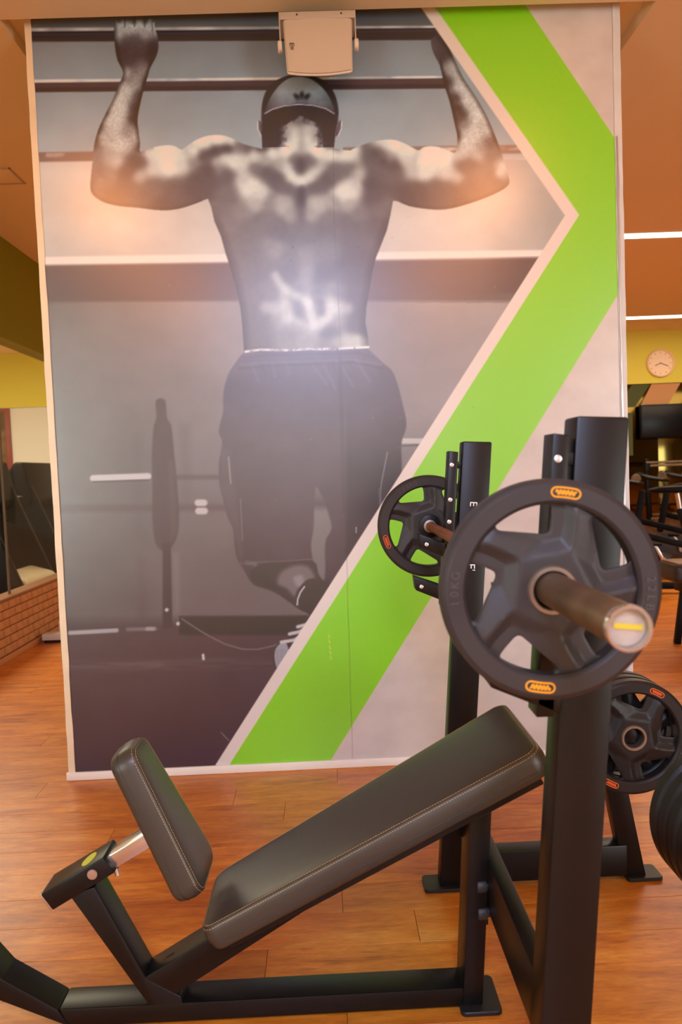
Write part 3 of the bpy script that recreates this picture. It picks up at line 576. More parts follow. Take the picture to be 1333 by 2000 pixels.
# small lifted bubbles and specks in the vinyl
rs = np.random.RandomState(9)
for _ in range(70):
    a = rs.uniform(90, 1000); b = rs.uniform(330, 1000); stroke([(a, b), (a + .1, b)], rs.uniform(1, 3), IMG[V.shape[0] // 2, U.shape[1] // 2] * 0 + rs.choice([70, 190]), 1.2, .22)
stroke([(572, 483), (572.1, 483)], 5, hexc(60, 56, 84), 1.3, .6); stroke([(700, 483), (700.1, 483)], 4, hexc(70, 58, 60), 1.3, .6); stroke([(614, 472), (614.1, 472)], 4, hexc(80, 74, 96), 1.3, .5); stroke([(568, 508), (568.1, 508)], 3.5, hexc(70, 64, 90), 1.3, .5)
stroke([(650, 20), (652, 400), (668, 720), (680, 1180), (690, 1510)], 1.4, hexc(66, 58, 56), .7, .30); stroke([(664, 700), (672, 1000)], 5, hexc(60, 50, 54), 2.5, .35)
# ink reflectance: the drawing divided by how white paper reads at that height
wht = vgrad(WHT)
lin = lambda c: np.where(c <= 10.31475, c / 255 / 12.92, ((np.clip(c, 0, 255) / 255 + .055) / 1.055) ** 2.4)
ALB = np.clip((lin(IMG) / lin(wht) - .045) / .955 * .80, .004, .84).astype(np.float32)
def print_material():
    m = bpy.data.materials.new('printed_vinyl'); m.use_nodes = True; nt = m.node_tree; b = nt.nodes['Principled BSDF']
    a = nt.nodes.new('ShaderNodeVertexColor'); a.layer_name = 'ink'; nt.links.new(a.outputs['Color'], b.inputs['Base Color'])
    setin(b, 'Roughness', 0.31); setin(b, 'Specular IOR Level', 1.0); setin(b, 'Coat Weight', 0.7); setin(b, 'Coat Roughness', 0.33)
    tc = nt.nodes.new('ShaderNodeTexCoord'); n = nt.nodes.new('ShaderNodeTexNoise'); n.inputs['Scale'].default_value = 5.0; n.inputs['Detail'].default_value = 4
    nt.links.new(tc.outputs['Object'], n.inputs['Vector']); bp = nt.nodes.new('ShaderNodeBump'); bp.inputs['Strength'].default_value = 0.06; bp.inputs['Distance'].default_value = 0.01
    nt.links.new(n.outputs['Fac'], bp.inputs['Height']); nt.links.new(bp.outputs['Normal'], b.inputs['Normal'])
    return m
M['print'] = print_material()
mural = thing('wall_mural', 'tall pillar mural of a shirtless person in a cap doing pull-ups, with green chevron', 'mural', (0.06, PY, .03))
def sheet(c0, c1):
    nx = c1 - c0; nz = len(az); X = GX[:, c0:c1]; Z = GZ[:, c0:c1]
    Y = np.full(X.shape, PY - .0015, np.float32)
    co = np.stack([X - .06, Y - PY, Z - .03], -1).reshape(-1, 3).astype(np.float32)
    idx = np.arange(nx * nz).reshape(nz, nx); q = np.stack([idx[:-1, :-1], idx[:-1, 1:], idx[1:, 1:], idx[1:, :-1]], -1).reshape(-1, 4)
    me = bpy.data.meshes.new('vinyl_sheet'); me.vertices.add(len(co)); me.vertices.foreach_set('co', co.ravel())
    me.loops.add(q.size); me.loops.foreach_set('vertex_index', q.ravel().astype(np.int32)); me.polygons.add(len(q)); me.polygons.foreach_set('loop_start', (np.arange(len(q)) * 4).astype(np.int32))
    me.update(calc_edges=True)
    ca = me.color_attributes.new('ink', 'FLOAT_COLOR', 'POINT'); c4 = np.ones((len(co), 4), np.float32); c4[:, :3] = ALB[:, c0:c1].reshape(-1, 3); ca.data.foreach_set('color', c4.ravel())
    return link('vinyl_sheet', me, 'print', mural)
SEAM = int(np.searchsorted(ax, .079))
sheet(0, SEAM + 1); sheet(SEAM, len(ax))
# ================================================================== PILLAR-TOP SPEAKER
sp = thing('wall_speaker', 'small cream loudspeaker bracketed at the top of the pillar above the mural', 'speaker', (.04, 2.98, 3.0))
def rel(o, root):
    """keep world placement while parenting to an empty standing at its own base"""
    o.parent = root; o.matrix_parent_inverse = Matrix.Translation(root.location).inverted(); return o
def put(name, bm, material, root, smooth=38, kind=None): return rel(obj(name, bm, material, None, smooth, kind), root)
bm = B()   # cabinet: gently barrel-topped box, deeper than wide
t = bmesh.new(); n = 12; pr = []
for i in range(n + 1):
    x = -.091 + .265 * i / n; k = (i / n * 2 - 1); pr.append((x + .0, 2.945 + .010 * (1 - k * k)))
pr2 = [(-.091 + .008 + .252 * (1 - i / n), 2.742 - .010 * (1 - (1 - 2 * i / n) ** 2)) for i in range(n + 1)]
t = bmesh.new(); prism(t, pr + pr2, 2.985, 3.14, .010, 3)
for v in t.verts:
    k = max(0, (v.co.y - 2.985) / .155)
    v.co.z += k * .092 * (2.96 - v.co.z) / .22; v.co.x = .0415 + (v.co.x - .0415) * (1 - .22 * k)
merge(bm, t); put('cabinet', bm, 'speaker', sp)
bm = B(); prism(bm, [(x * .955 + .002, z - .010 if z > 2.85 else z + .010) for x, z in pr + pr2], 2.978, 2.99, .004, 2); g = put('grille', bm, mat('cream_grille', rgb(204, 186, 162), .75, bump=.5, bscale=900), sp)
text_me = text_mesh('m', .026, .0006); text_me.transform(facing(-.058, 2.9762, 2.850, 0)); text_me.materials.clear(); text_me.materials.append(M['dark'])
o = link('badge', text_me, None, None); rel(o, sp)
text_me = text_mesh('o', .024, .0006); text_me.transform(facing(-.058, 2.9762, 2.837, 0)); text_me.materials.clear(); text_me.materials.append(M['dark']); rel(link('badge', text_me), sp)
bm = B(); box(bm, (-.102, 2.990, 2.968), (.186, 3.160, 2.972), .001); box(bm, (-.102, 2.984, 2.944), (.186, 2.990, 2.972), .0015); box(bm, (-.104, 2.985, 2.83), (-.099, 3.02, 2.972), .001); box(bm, (.181, 2.985, 2.83), (.186, 3.02, 2.972), .001); put('bracket', bm, 'bracket', sp)
bm = B(); box(bm, (-.04, 3.156, 2.86), (.12, 3.1655, 2.975), .002); put('wall_plate', bm, 'bracket', sp)
for x in (-.035, .132):
    bm = B(); cyl(bm, (x, 2.9852, 2.9605), (x, 2.981, 2.9605), .003, n=10); put('screw', bm, 'dark', sp)
for x in (-.104, .186):
    bm = B(); cyl(bm, (x - .008, 3.0, 2.852), (x + .008, 3.0, 2.852), .022, n=20, bev=.004); put('knob', bm, 'speaker', sp)

# ================================================================== INCLINE BENCH WITH RACK
bench = thing('incline_bench', 'black incline press bench with barbell uprights and dark upholstered pads in front of the mural', 'weight bench', (.0, 1.725, 0))
def bput(name, bm, material='black', smooth=38): return put(name, bm, material, bench, smooth)
YC = 1.725
def upright(y0, y1):
    bm = B(); prism(bm, [(.288, .008), (.372, .008), (.481, 1.307), (.397, 1.312)], y0, y1, .005); return bput('upright', bm)
UPN = upright(1.197, 1.262); UPF = upright(2.190, 2.245)
bm = B(); prism(bm, [(.265, .010), (.311, .010), (.352, .55), (.300, .52)], 1.686, 1.776, .004); POST = bput('bench_post', bm)
def foot(x0, x1, y0, y1, r=.012):
    bm = B(); t = bmesh.new(); bmesh.ops.create_cube(t, size=1)
    for v in t.verts: v.co = Vector(((x0 + x1) / 2 + v.co.x * (x1 - x0), (y0 + y1) / 2 + v.co.y * (y1 - y0), .006 + v.co.z * .011))
    bevel(t, [e for e in t.edges if abs(e.verts[0].co.z - e.verts[1].co.z) > .005], r, 4); bevel(t, t.edges[:], .002, 1); merge(bm, t); return bput('foot', bm, 'rubberd')
foot(.258, .352, 1.662, 1.79); foot(.242, .40, 2.172, 2.26); foot(.242, .40, 1.18, 1.268); foot(.842, .948, 2.178, 2.258); foot(.842, .948, 1.186, 1.266)
# base beam, bent front stabiliser
bm = B(); prism(bm, [(-.63, .006), (.272, .006), (.275, .050), (-.652, .050)], 1.690, 1.768, .004); bput('base_beam', bm)
bm = B(); prism(bm, [(-.655, .050), (-.628, .0065), (-.80, .085), (-.87, .19), (-.965, .42), (-.915, .44), (-.815, .18), (-.775, .128)], 1.690, 1.768, .004); bput('front_stabiliser', bm)
bm = B(); cyl(bm, (-.955, 1.52, .465), (-.955, 1.94, .465), .045, n=28, bev=.008); bput('ankle_roller', bm, 'vinylside')
# crossbeam between uprights, rear rails and slanted rear legs
bm = B(); box(bm, (.331, 1.240, .224), (.367, 2.20, .350), .004); bput('crossbeam', bm)
for y0, y1 in ((2.190, 2.248), (1.194, 1.252)):
    bm = B(); box(bm, (.372, y0, .014), (.846, y1, .107), .004); bput('side_rail', bm)
    bm = B(); prism(bm, [(.838, .010), (.902, .010), (.800, .56), (.742, .56)], y0 + .004, y1 - .004, .004); bput('rear_leg', bm)
for y0, y1, nm in ((2.075, 2.20, 0), (1.245, 1.60, 1)):
    bm = B(); cyl(bm, (.820, y0, .477), (.820, y1, .477), .0225, n=28, bev=.003); bput('weight_peg', bm, 'blackedge')
    bm = B(); cyl(bm, (.825, y1 if not nm else y0 + .0, .474), (.825, (y1 - .004) if not nm else y0 + .006, .474), .034, n=24); bm.free()
# post bolts and gusset
for z in (.287, .224):
    bm = B(); cyl(bm, (.306, 1.695, z), (.329, 1.695, z), .0165, n=20, bev=.004); cyl(bm, (.329, 1.695, z), (.345, 1.695, z), .011, n=12); bput('post_bolt', bm, 'rubber')
bm = B(); prism(bm, [(.318, .19), (.332, .19), (.332, .345), (.318, .345)], 1.70, 1.79, .002); bput('post_bracket', bm)
bm = B(); prism(bm, [(.215, .405), (.30, .355), (.305, .49), (.26, .47)], 1.775, 1.782, .001); bput('gusset', bm)
bm = B(); cyl(bm, (.245, 1.77, .432), (.245, 1.80, .432), .016, n=18, bev=.003); bput('gusset_bolt', bm, 'blackpl')
# pad beam
bm = B(); prism(bm, [(-.470, .105), (-.455, .055), (-.400, .062), (.372, .520), (.345, .565)], 1.692, 1.766, .004); bput('pad_beam', bm)
# seat post, sleeve, chrome tube
bm = B(); prism(bm, [(-.613, .312), (-.425, .008), (-.365, .008), (-.375, .065), (-.452, .112), (-.556, .330)], 1.691, 1.767, .004); bput('seat_post', bm)
bm = B(); prism(bm, [(-.455, .109), (-.395, .150), (-.452, .108)][:3], 1.722, 1.730, 0); bput('weld_gusset', bm)
bm = B(); prism(bm, [(-.675, .322), (-.650, .284), (-.506, .364), (-.532, .400)], 1.684, 1.776, .004); SL = bput('seat_sleeve', bm)
bm = B(); prism(bm, [(-.6785, .3185), (-.6535, .2815), (-.6495, .2855), (-.6735, .3235)], 1.686, 1.774, .001); bput('sleeve_end_cap', bm, 'chrome')
ang = math.radians(28.5)
bm = B(); beam(bm, (-.60, 1.73, .335), (-.385, 1.73, .4525), .060, .033, .003); bput('seat_tube', bm, 'chrome')
bm = B(); cyl(bm, (-.556, 1.6845, .364), (-.556, 1.679, .364), .0115, n=22, bev=.002); bput('pin_plug', bm, 'plug')
bm = B()
t = bmesh.new(); bmesh.ops.create_cone(t, cap_ends=True, segments=28, radius1=.017, radius2=.017, depth=.0016)
t.transform(Matrix.Translation((-.576, 1.728, .3765)) @ Matrix.Rotation(-math.atan2(.078, .143), 4, 'Y') @ Matrix.Diagonal((1.05, 1.5, 1, 1))); merge(bm, t); bput('round_sticker', bm, 'lime')
bm = B(); cyl(bm, (-.517, 1.73, .352), (-.514, 1.73, .335), .006, n=10); bput('stop_screw', bm, 'bolt')
# ---- upholstered pads
def pad_mesh(L, h0, h1, th, r_out, crown=.010):
    """tapered pad in local frame: length along +X, width along Y, top at z=0; returns top shell + side loop for stitching"""
    out = []
    def corner(cx, cy, a0, a1, r, n=7): return [(cx + r * math.cos(a0 + (a1 - a0) * i / n), cy + r * math.sin(a0 + (a1 - a0) * i / n)) for i in range(n + 1)]
    r = r_out
    out += corner(r, -h0 + r, PI, 1.5 * PI, r); out += corner(L - r, -h1 + r, 1.5 * PI, 2 * PI, r)
    out += corner(L - r, h1 - r, 0, .5 * PI, r); out += corner(r, h0 - r, .5 * PI, PI, r); return out
def pad(name, L, h0, h1, th, r, mtx, root):
    ol = pad_mesh(L, h0, h1, th, r); n = len(ol); cx = L / 2
    bm = bmesh.new()
    def ring(off, z):
        res = []
        for i in range(n):
            p = Vector(ol[i]); a = Vector(ol[i - 1]); b = Vector(ol[(i + 1) % n]); tdir = (b - a).normalized(); nrm = Vector((tdir.y, -tdir.x))
            q = p - nrm * off; res.append(bm.verts.new((q.x, q.y, z)))
        return res
    rings = [ring(.006, -th), ring(.001, -th + .005), ring(-.002, -th * .72), ring(-.004, -th * .4), ring(-.0005, -.0085), ring(.002, -.0035), ring(.0055, -.0008), ring(.012, .0005)]
    # shrink further rings toward the centre line
    def ring_scaled(s, z): return [bm.verts.new((cx + math.copysign(max(.0, abs(v[0] - cx) - (1 - s) * h0), v[0] - cx), v[1] * s, z)) for v in ol]
    rings += [ring_scaled(.72, .0028), ring_scaled(.45, .0040), ring_scaled(.2, .0045)]
    for A, Bq in zip(rings, rings[1:]):
        for i in range(n): bm.faces.new((A[i], A[(i + 1) % n], Bq[(i + 1) % n], Bq[i]))
    bm.faces.new(rings[0][::-1]); bm.faces.new(rings[-1])
    bmesh.ops.triangulate(bm, faces=[f for f in bm.faces if len(f.verts) > 4])
    bm.transform(mtx); o = rel(obj(name, bm, 'vinyl', None, 60), root)
    def loop(off, z, nm, m, rad, dash):
        pts = []
        for i in range(n):
            p = Vector(ol[i]); a = Vector(ol[i - 1]); b = Vector(ol[(i + 1) % n]); td = (b - a).normalized(); nr = Vector((td.y, -td.x)); q = p - nr * off
            pts.append(mtx @ Vector((q.x, q.y, z)))
        pts.append(pts[0]); t = bmesh.new()
        if not dash: tube(t, pts, rad, 6)
        else:
            for a, b in zip(pts, pts[1:]):
                d = (b - a).length; k = max(1, int(d / .0062))
                for j in range(k):
                    c0 = a.lerp(b, (j + .1) / k); c1 = a.lerp(b, (j + .78) / k); cyl(t, c0, c1, rad, n=5, caps=False)
        s = obj(nm, t, m, None, 60); s.parent = o
        return s
    loop(.0062, -.0004, 'stitching', 'thread', .0008, True); loop(.0008, -.0066, 'stitching', 'thread', .0008, True); loop(.0030, -.0030, 'piping', 'vinyl', .0013, False); loop(-.0022, -th * .66, 'side_seam', 'vinylside', .0013, False)
    return o
a = math.radians(27.6)
mt = Matrix.Translation((-.3102, YC, .2653)) @ Matrix.Rotation(-a, 4, 'Y')
pad('back_pad', .829, .1233, .1659, .060, .035, mt, bench)
bm = B(); t = bmesh.new(); pts = [(.03, -.10), (.80, -.148), (.80, .148), (.03, .10)]
va = [t.verts.new((x, y, -.0605)) for x, y in pts]; vb = [t.verts.new((x, y, -.080)) for x, y in pts]; t.faces.new(va); t.faces.new(vb[::-1])
for i in range(4): t.faces.new((va[i], va[(i + 1) % 4], vb[(i + 1) % 4], vb[i]))
bevel(t, t.edges[:], .003, 1); t.transform(mt); merge(bm, t); bput('pad_board', bm, 'blackedge')
a2 = math.radians(-64.8)
mt2 = Matrix.Translation((-.4502, YC, .6474)) @ Matrix.Rotation(-a2, 4, 'Y')
pad('seat_pad', .352, .062, .094, .062, .036, mt2, bench)
# ---- bar racks on the uprights
def rack(y0, y1, name='bar_rack'):
    s = 1 if y0 > 1.5 else 1
    bm = B(); prism(bm, [(.318, .84), (.346, .84), (.382, 1.282), (.356, 1.286)], y0, y1, .002); r = bput('rack_plate', bm)
    for z0 in (1.235, .93):
        x = .372 if z0 > 1 else .345
        bm = B(); box(bm, (x + (z0 - 1.235) * 0, (y0 + y1) / 2 - .010, z0), (x + .045, (y0 + y1) / 2 + .010, z0 + .02), .001); bput('spacer', bm)
    for xt, zt in ((.262, 1.052), (.243, .931)):
        bm = B(); prism(bm, [(xt, zt), (xt + .004, zt - .040), (xt + .112, zt - .088), (xt + .118, zt - .046)], y0, y1, .003, 2); bput('hook_arm', bm)
        for yy in ((y0 - .002), ):
            bm = B(); cyl(bm, (xt + .020, yy + .003, zt - .030), (xt + .020, yy - .002, zt - .030), .0058, n=14, bev=.001); bput('rack_bolt', bm, 'bolt')
    for z, x in ((1.246, .3615), (1.147, .354), (1.084, .349)):
        bm = B(); cyl(bm, (x, y0 + .002, z), (x, y0 - .003, z), .0062, n=14, bev=.001); bput('rack_bolt', bm, 'bolt')
rack(2.183, 2.236); rack(1.186, 1.239)
for body, z, sz in (('L', 1.155, .030), ('E', .955, .036)):
    pass
me = text_mesh('L I F T', .030, .0005); bpy.data.meshes.remove(me)
def up_text(body, x, z, size, y=2.1945):
    me = text_mesh(body, size, .0005); me.transform(facing(x, y, z, -PI / 2 - .077)); me.materials.clear(); me.materials.append(M['whiteink']); rel(link('lettering', me), bench)
up_text('E', 0.4210, 1.1320, .030, 2.1895); up_text("E'", 0.4080, 0.9500, .032, 2.1895)

# ================================================================== PLATES AND BARBELL
def plate_relief_bm():
    """five-spoke grip plate web; local XY drawing, +Z towards the viewer"""
    bm = bmesh.new(); Rh = .030; Ri = .1262; D = math.radians
    cs = [D(41 + 72 * k) for k in range(5)]
    def h(x, y):
        r = math.hypot(x, y); th = math.atan2(y, x); z = .0045
        for c in cs:
            tr = c + D(21) + D(10) * (r - .064) / .063; s = ((th - tr + PI) % (2 * PI) - PI) * r
            if r > .045: z = max(z, (.0165 - .27 * abs(s)) if s < 0 else (.0165 - .75 * s))
        m = ((th - cs[0] - D(21) + D(36)) % D(72)) - D(36); rp = r * math.cos(abs(m) - D(36)) / math.cos(D(36)) if False else r * math.cos(D(36) - abs(m))
        z = max(z, min(.0172, .0172 - .62 * (rp - .050)))
        e = max(0.0, min(1.0, (r - (Ri - .010)) / .010)); return z * (1 - .25 * e)
    N = 84; K = 12
    for c in cs:
        P = lambda a, r: Vector((r * math.cos(c + D(a)), r * math.sin(c + D(a))))
        poly = [P(-26 + 46 * i / 14, .1240) for i in range(15)] + [P(20, .121).lerp(P(-23, .079), k / 8) for k in range(9)] + [P(-25, .086), P(-26, .105)]
        cen = P(-9, .107)
        rad = []
        for i in range(N):
            d = Vector((math.cos(c + 2 * PI * i / N), math.sin(c + 2 * PI * i / N))); best = .001
            for a, b in zip(poly, poly[1:] + poly[:1]):
                e = b - a; den = d.x * e.y - d.y * e.x
                if abs(den) < 1e-9: continue
                w = a - cen; t = (w.x * e.y - w.y * e.x) / den; u = (w.x * d.y - w.y * d.x) / den
                if t > 0 and -.001 <= u <= 1.001: best = max(best, t)
            rad.append(best)
        for _ in range(5): rad = [min(rad[i], (rad[i - 1] + 2 * rad[i] + rad[(i + 1) % N]) / 4) for i in range(N)]
        inner = []; outer = []
        for i in range(N):
            d = Vector((math.cos(c + 2 * PI * i / N), math.sin(c + 2 * PI * i / N))); inner.append(cen + d * rad[i]); lo, hi = 0, .2
            for _ in range(22):
                m = (lo + hi) / 2; w = cen + d * m; ang = (math.atan2(w.y, w.x) - c + PI) % (2 * PI) - PI
                if Rh < w.length < Ri + .002 and D(-36) < ang < D(36): lo = m
                else: hi = m
            outer.append(cen + d * lo)
        fr = []; bk = []
        for j in range(K + 1):
            s = j / K; fr.append([]); bk.append([])
            for i in range(N):
                w = inner[i].lerp(outer[i], s); z = h(w.x, w.y) * (.80 + .20 * min(1, s * 5))
                fr[-1].append(bm.verts.new((w.x, w.y, z))); bk[-1].append(bm.verts.new((w.x, w.y, -z)))
        for j in range(K):
            for i in range(N):
                i2 = (i + 1) % N
                bm.faces.new((fr[j][i], fr[j + 1][i], fr[j + 1][i2], fr[j][i2])); bm.faces.new((bk[j][i], bk[j][i2], bk[j + 1][i2], bk[j + 1][i]))
        for i in range(N):
            i2 = (i + 1) % N; bm.faces.new((fr[0][i], fr[0][i2], bk[0][i2], bk[0][i]))
    return bm
TO_Y = Matrix(((1, 0, 0, 0), (0, 0, -1, 0), (0, 1, 0, 0), (0, 0, 0, 1)))   # local +Z -> world -Y
def mesh_of(bm, name, material, smooth=40):
    me = bpy.data.meshes.new(name); bmesh.ops.recalc_face_normals(bm, faces=bm.faces[:]); bm.transform(TO_Y); bm.to_mesh(me); bm.free()
    me.materials.append(M[material]); me.polygons.foreach_set('use_smooth', [True] * len(me.polygons)); me.set_sharp_from_angle(angle=math.radians(smooth)); return me
PR, PT = .1595, .0195
ME = {}
web = plate_relief_bm(); ME['web'] = mesh_of(web, 'spoked_web', 'rubber', 50)
bm = B(); lathe(bm, [(.1235, -.014), (.1235, .014), (.1262, PT - .002), (.129, PT), (.151, PT), (.1550, PT - .0025), (PR, PT - .007), (PR, -PT + .007), (.1550, -PT + .0025), (.151, -PT), (.129, -PT), (.1262, -PT + .002)], 112, None, True); ME['rim'] = mesh_of(bm, 'rim', 'rubber', 28)
bm = B(); lathe(bm, [(.0270, -.0190), (.0270, .0190), (.0290, .0212), (.0340, .0212), (.0362, .0180), (.0362, -.0180), (.0340, -.0212), (.0290, -.0212)], 56, None, True); ME['hub_ring'] = mesh_of(bm, 'hub_ring', 'hubm', 30)
def curved_text(body, size, rad, ang0, step, depth, z):
    """letters along the rim, tops pointing outwards"""
    t = bmesh.new()
    for i, chh in enumerate(body):
        if chh == ' ': continue
        me = text_mesh(chh, size, depth); aa = ang0 - step * (i - (len(body) - 1) / 2)
        me.transform(Matrix.Rotation(aa - PI / 2, 4, 'Z') @ Matrix.Translation((0, rad, z))); t.from_mesh(me); bpy.data.meshes.remove(me)
    return t
def pill(a0, span, rad, z):
    t = bmesh.new(); n = 14; pts = []
    for i in range(n + 1): 
        a = a0 - span / 2 + span * i / n; pts.append((a, rad + .0068))
    for i in range(7): b = PI / 2 - PI * i / 6; pts.append((a0 + span / 2 + .0068 * math.cos(b) / rad, rad + .0068 * math.sin(b)))
    for i in range(n + 1):
        a = a0 + span / 2 - span * i / n; pts.append((a, rad - .0068))
    for i in range(7): b = -PI / 2 - PI * i / 6; pts.append((a0 - span / 2 + .0068 * math.cos(b) / rad, rad + .0068 * math.sin(b)))
    P = [(r * math.cos(a), r * math.sin(a), z) for a, r in pts]; P.append(P[0]); Q = []
    for p in P:
        if not Q or (Vector(p) - Vector(Q[-1])).length > 1e-5: Q.append(p)
    tube(t, Q, .0014, 6)
    # brush-script strokes inside the oval
    S = []
    for i in range(46):
        u = i / 45; a = a0 + span * (.5 - u) * 1.02; S.append(((rad + .0032 * math.sin(u * 34) + .001 * math.sin(u * 9)) * math.cos(a), (rad + .0032 * math.sin(u * 34)) * math.sin(a), z))
    tube(t, S, .0015, 6); return t
def plate(name, label, loc, rot, group=None, text=True, tone='rubber', lab='orange'):
    r = thing(name, label, 'weight plate', loc, group); r.rotation_euler = (0, rot, 0)
    for k in ('rim', 'web', 'hub_ring'):
        me = ME[k]
        if tone != 'rubber' and k != 'hub_ring':
            key = k + tone
            if key not in ME: ME[key] = ME[k].copy(); ME[key].materials.clear(); ME[key].materials.append(M[tone])
            me = ME[key]
        o = bpy.data.objects.new(me.name.split('.')[0], me); COL.objects.link(o); o.parent = r
    for a0 in (math.radians(81), math.radians(261)):
        key = 'pill%.2f%s' % (a0, lab)
        if key not in ME: ME[key] = mesh_of(pill(a0, .20, .1405, PT), 'oval_logo', lab)
        o = bpy.data.objects.new('oval_logo', ME[key]); COL.objects.link(o); o.parent = r
    if text:
        for a0, s in ((math.radians(177), '10KG'), (math.radians(-4), '22LB')):
            key = s + tone
            if key not in ME: ME[key] = mesh_of(curved_text(s, .0175, .1405, a0, .094, .0009, PT + .0004), 'embossed_lettering', 'emboss', 30)
            o = bpy.data.objects.new('embossed_lettering', ME[key]); COL.objects.link(o); o.parent = r
    return r
BX, BZ = .318, 1.060
plate('weight_plate', 'spoked ten kilo grip plate with orange ovals on the near end of the barbell', (BX, 1.099, BZ - .0015), 0)
plate('weight_plate', 'smaller-looking spoked grip plate on the far end of the barbell, against the green chevron', (BX, 2.402, BZ - .0015), math.radians(63), lab='redor')
for k in range(3):
    plate('weight_plate', ['spoked grip plate with silver hub facing the camera, front of the far storage peg', 'spoked grip plate sandwiched in the middle of the far storage peg', 'spoked grip plate at the back of the far storage peg, against the rear leg'][k],
          (.820, 2.077 + .0430 * k, .4755), math.radians([19, -20, 40][k]), 'plates on the far storage peg', tone='rubberd', lab='redor')
for k in range(4):
    plate('weight_plate', ['black grip plate on the near storage peg at the right edge, farthest from the camera', 'black grip plate on the near storage peg, second from the far side', 'black grip plate on the near storage peg, third from the far side', 'black grip plate on the near storage peg, the one nearest the camera'][k],
          (.820, 1.573 - .0430 * k, .4755), math.radians([10, -40, 33, 5][k]), 'plates on the near storage peg', tone='rubberd', lab='redor')
bar = thing('barbell', 'worn steel barbell resting across the rack hooks of the bench', 'barbell', (BX, YC, BZ))
def barp(name, bm, m): return put(name, bm, m, bar)
bm = B(); cyl(bm, (BX, 1.13, BZ), (BX, 2.36, BZ), .0142, n=28); barp('shaft', bm, 'rust')
for s, y0, y1 in ((-1, 1.130, .818), (1, 2.365, 2.628)):
    bm = B(); cyl(bm, (BX, y0, BZ), (BX, y1, BZ), .0245, n=40, bev=.0015); barp('sleeve', bm, 'steel')
    yc = y0 + (.0 if s < 0 else 0); bm = B(); cyl(bm, (BX, y0 + (.006 if s < 0 else -.006), BZ), (BX, y0 - (.008 if s < 0 else -.008), BZ), .036, n=40, bev=.003); barp('collar', bm, 'blackedge')
    bm = B(); cyl(bm, (BX, y0 + (.010 if s < 0 else -.010), BZ), (BX, y0 + (.005 if s < 0 else -.005), BZ), .020, n=32, bev=.001); barp('collar_ring', bm, 'hubm')
    bm = B(); lathe(bm, [(.0246, 0), (.0256, .001), (.0256, .009), (.0248, .0105), (.0222, .0105), (.0214, .009), (.0214, 0)], 40, Matrix.Translation((BX, y1 - (.004 if s < 0 else -.004) , BZ)) @ Matrix.Rotation(PI / 2 * (1 if s < 0 else -1), 4, 'X'), True); barp('end_ring', bm, 'chrome')
    bm = B(); cyl(bm, (BX, y1 - .0, BZ), (BX, y1 + s * .0045, BZ), .0212, n=36, bev=.0012); cap_ = barp('end_cap', bm, 'capface')
    bm = B(); beam(bm, (BX - .0145, y1 + s * .0064, BZ + .003), (BX + .0175, y1 + s * .0064, BZ - .0005), .0006, .0062, 0); l_ = barp('cap_stripe', bm, 'yellow')

# ================================================================== BACKGROUND
for x0, x1, y, lb, th in ((1.6, 6.4, 6.235, 'long white linear ceiling light nearer the camera at the right', .115), (1.6, 7.2, 9.79, 'long white linear ceiling light near the clock wall', .13)):
    r = thing('linear_light', lb, 'ceiling light', ((x0 + x1) / 2, y, CZ), 'linear lights in the ceiling')
    bm = B(); box(bm, (x0, y - th / 2 - .008, CZ - .004), (x1, y + th / 2 + .008, CZ + .001), .001); put('frame', bm, 'skirt', r)
    bm = B(); box(bm, (x0 + .01, y - th / 2, CZ - .007), (x1 - .01, y + th / 2, CZ - .0035), .001); put('diffuser', bm, 'led', r)
# luminaires above and behind the photographer
for x in (-1.30, 1.10):
    for y in (1.32, -.75):
        r = thing('downlight', 'round recessed warm downlight in the ceiling %s, %s row' % (('left of the pillar centre', 'right of the pillar centre')[x > 0], ('front', 'rear')[y < 0]), 'ceiling light', (x, y, CZ), 'recessed warm downlights')
        bm = B(); lathe(bm, [(.085, 0), (.105, -.003), (.105, -.006), (.085, -.008)], 32, Matrix.Translation((x, y, CZ)), True); put('ring', bm, 'skirt', r)
        bm = B(); cyl(bm, (x, y, CZ - .005), (x, y, CZ - .001), .085, n=32); put('lens', bm, 'warmled', r)
r = thing('panel_light', 'long cool white panel light in the ceiling behind the photographer', 'ceiling light', (-.1, -1.7, CZ))
bm = B(); box(bm, (-.6, -2.6, CZ - .012), (.4, -.8, CZ), .003); put('frame', bm, 'skirt', r)
bm = B(); box(bm, (-.56, -2.56, CZ - .014), (.36, -.84, CZ - .010), .001); put('diffuser', bm, 'coolled', r)
# clock
ck = thing('wall_clock', 'round cream wall clock on the green band at the far right', 'clock', (4.76, FY - .03, 2.575))
TY = lambda x, y, z: Matrix.Translation((x, y, z)) @ TO_Y
bm = B(); lathe(bm, [(.172, 0), (.196, 0), (.196, .03), (.188, .04), (.176, .036), (.172, .018)], 56, TY(4.76, FY - .031, 2.575), True); put('rim', bm, 'clockr', ck)
bm = B(); cyl(bm, (4.76, FY - .034, 2.575), (4.76, FY - .048, 2.575), .174, n=48); put('face', bm, 'clockf', ck)
for a, L, nm in ((math.radians(-114), .085, 'hour_hand'), (math.radians(112), .12, 'minute_hand')):
    bm = B(); beam(bm, (4.76, FY - .051, 2.575), (4.76 + L * math.sin(a), FY - .051, 2.575 + L * math.cos(a)), .002, .009, 0); put(nm, bm, 'dark', ck)
for k in range(12):
    bm = B(); a = k * PI / 6; beam(bm, (4.76 + .14 * math.sin(a), FY - .0495, 2.575 + .14 * math.cos(a)), (4.76 + .155 * math.sin(a), FY - .0495, 2.575 + .155 * math.cos(a)), .002, .007, 0); put('hour_mark', bm, 'dark', ck)
bm = B(); cyl(bm, (4.76, FY - .048, 2.575), (4.76, FY - .055, 2.575), .009, n=12); put('hub', bm, 'dark', ck)
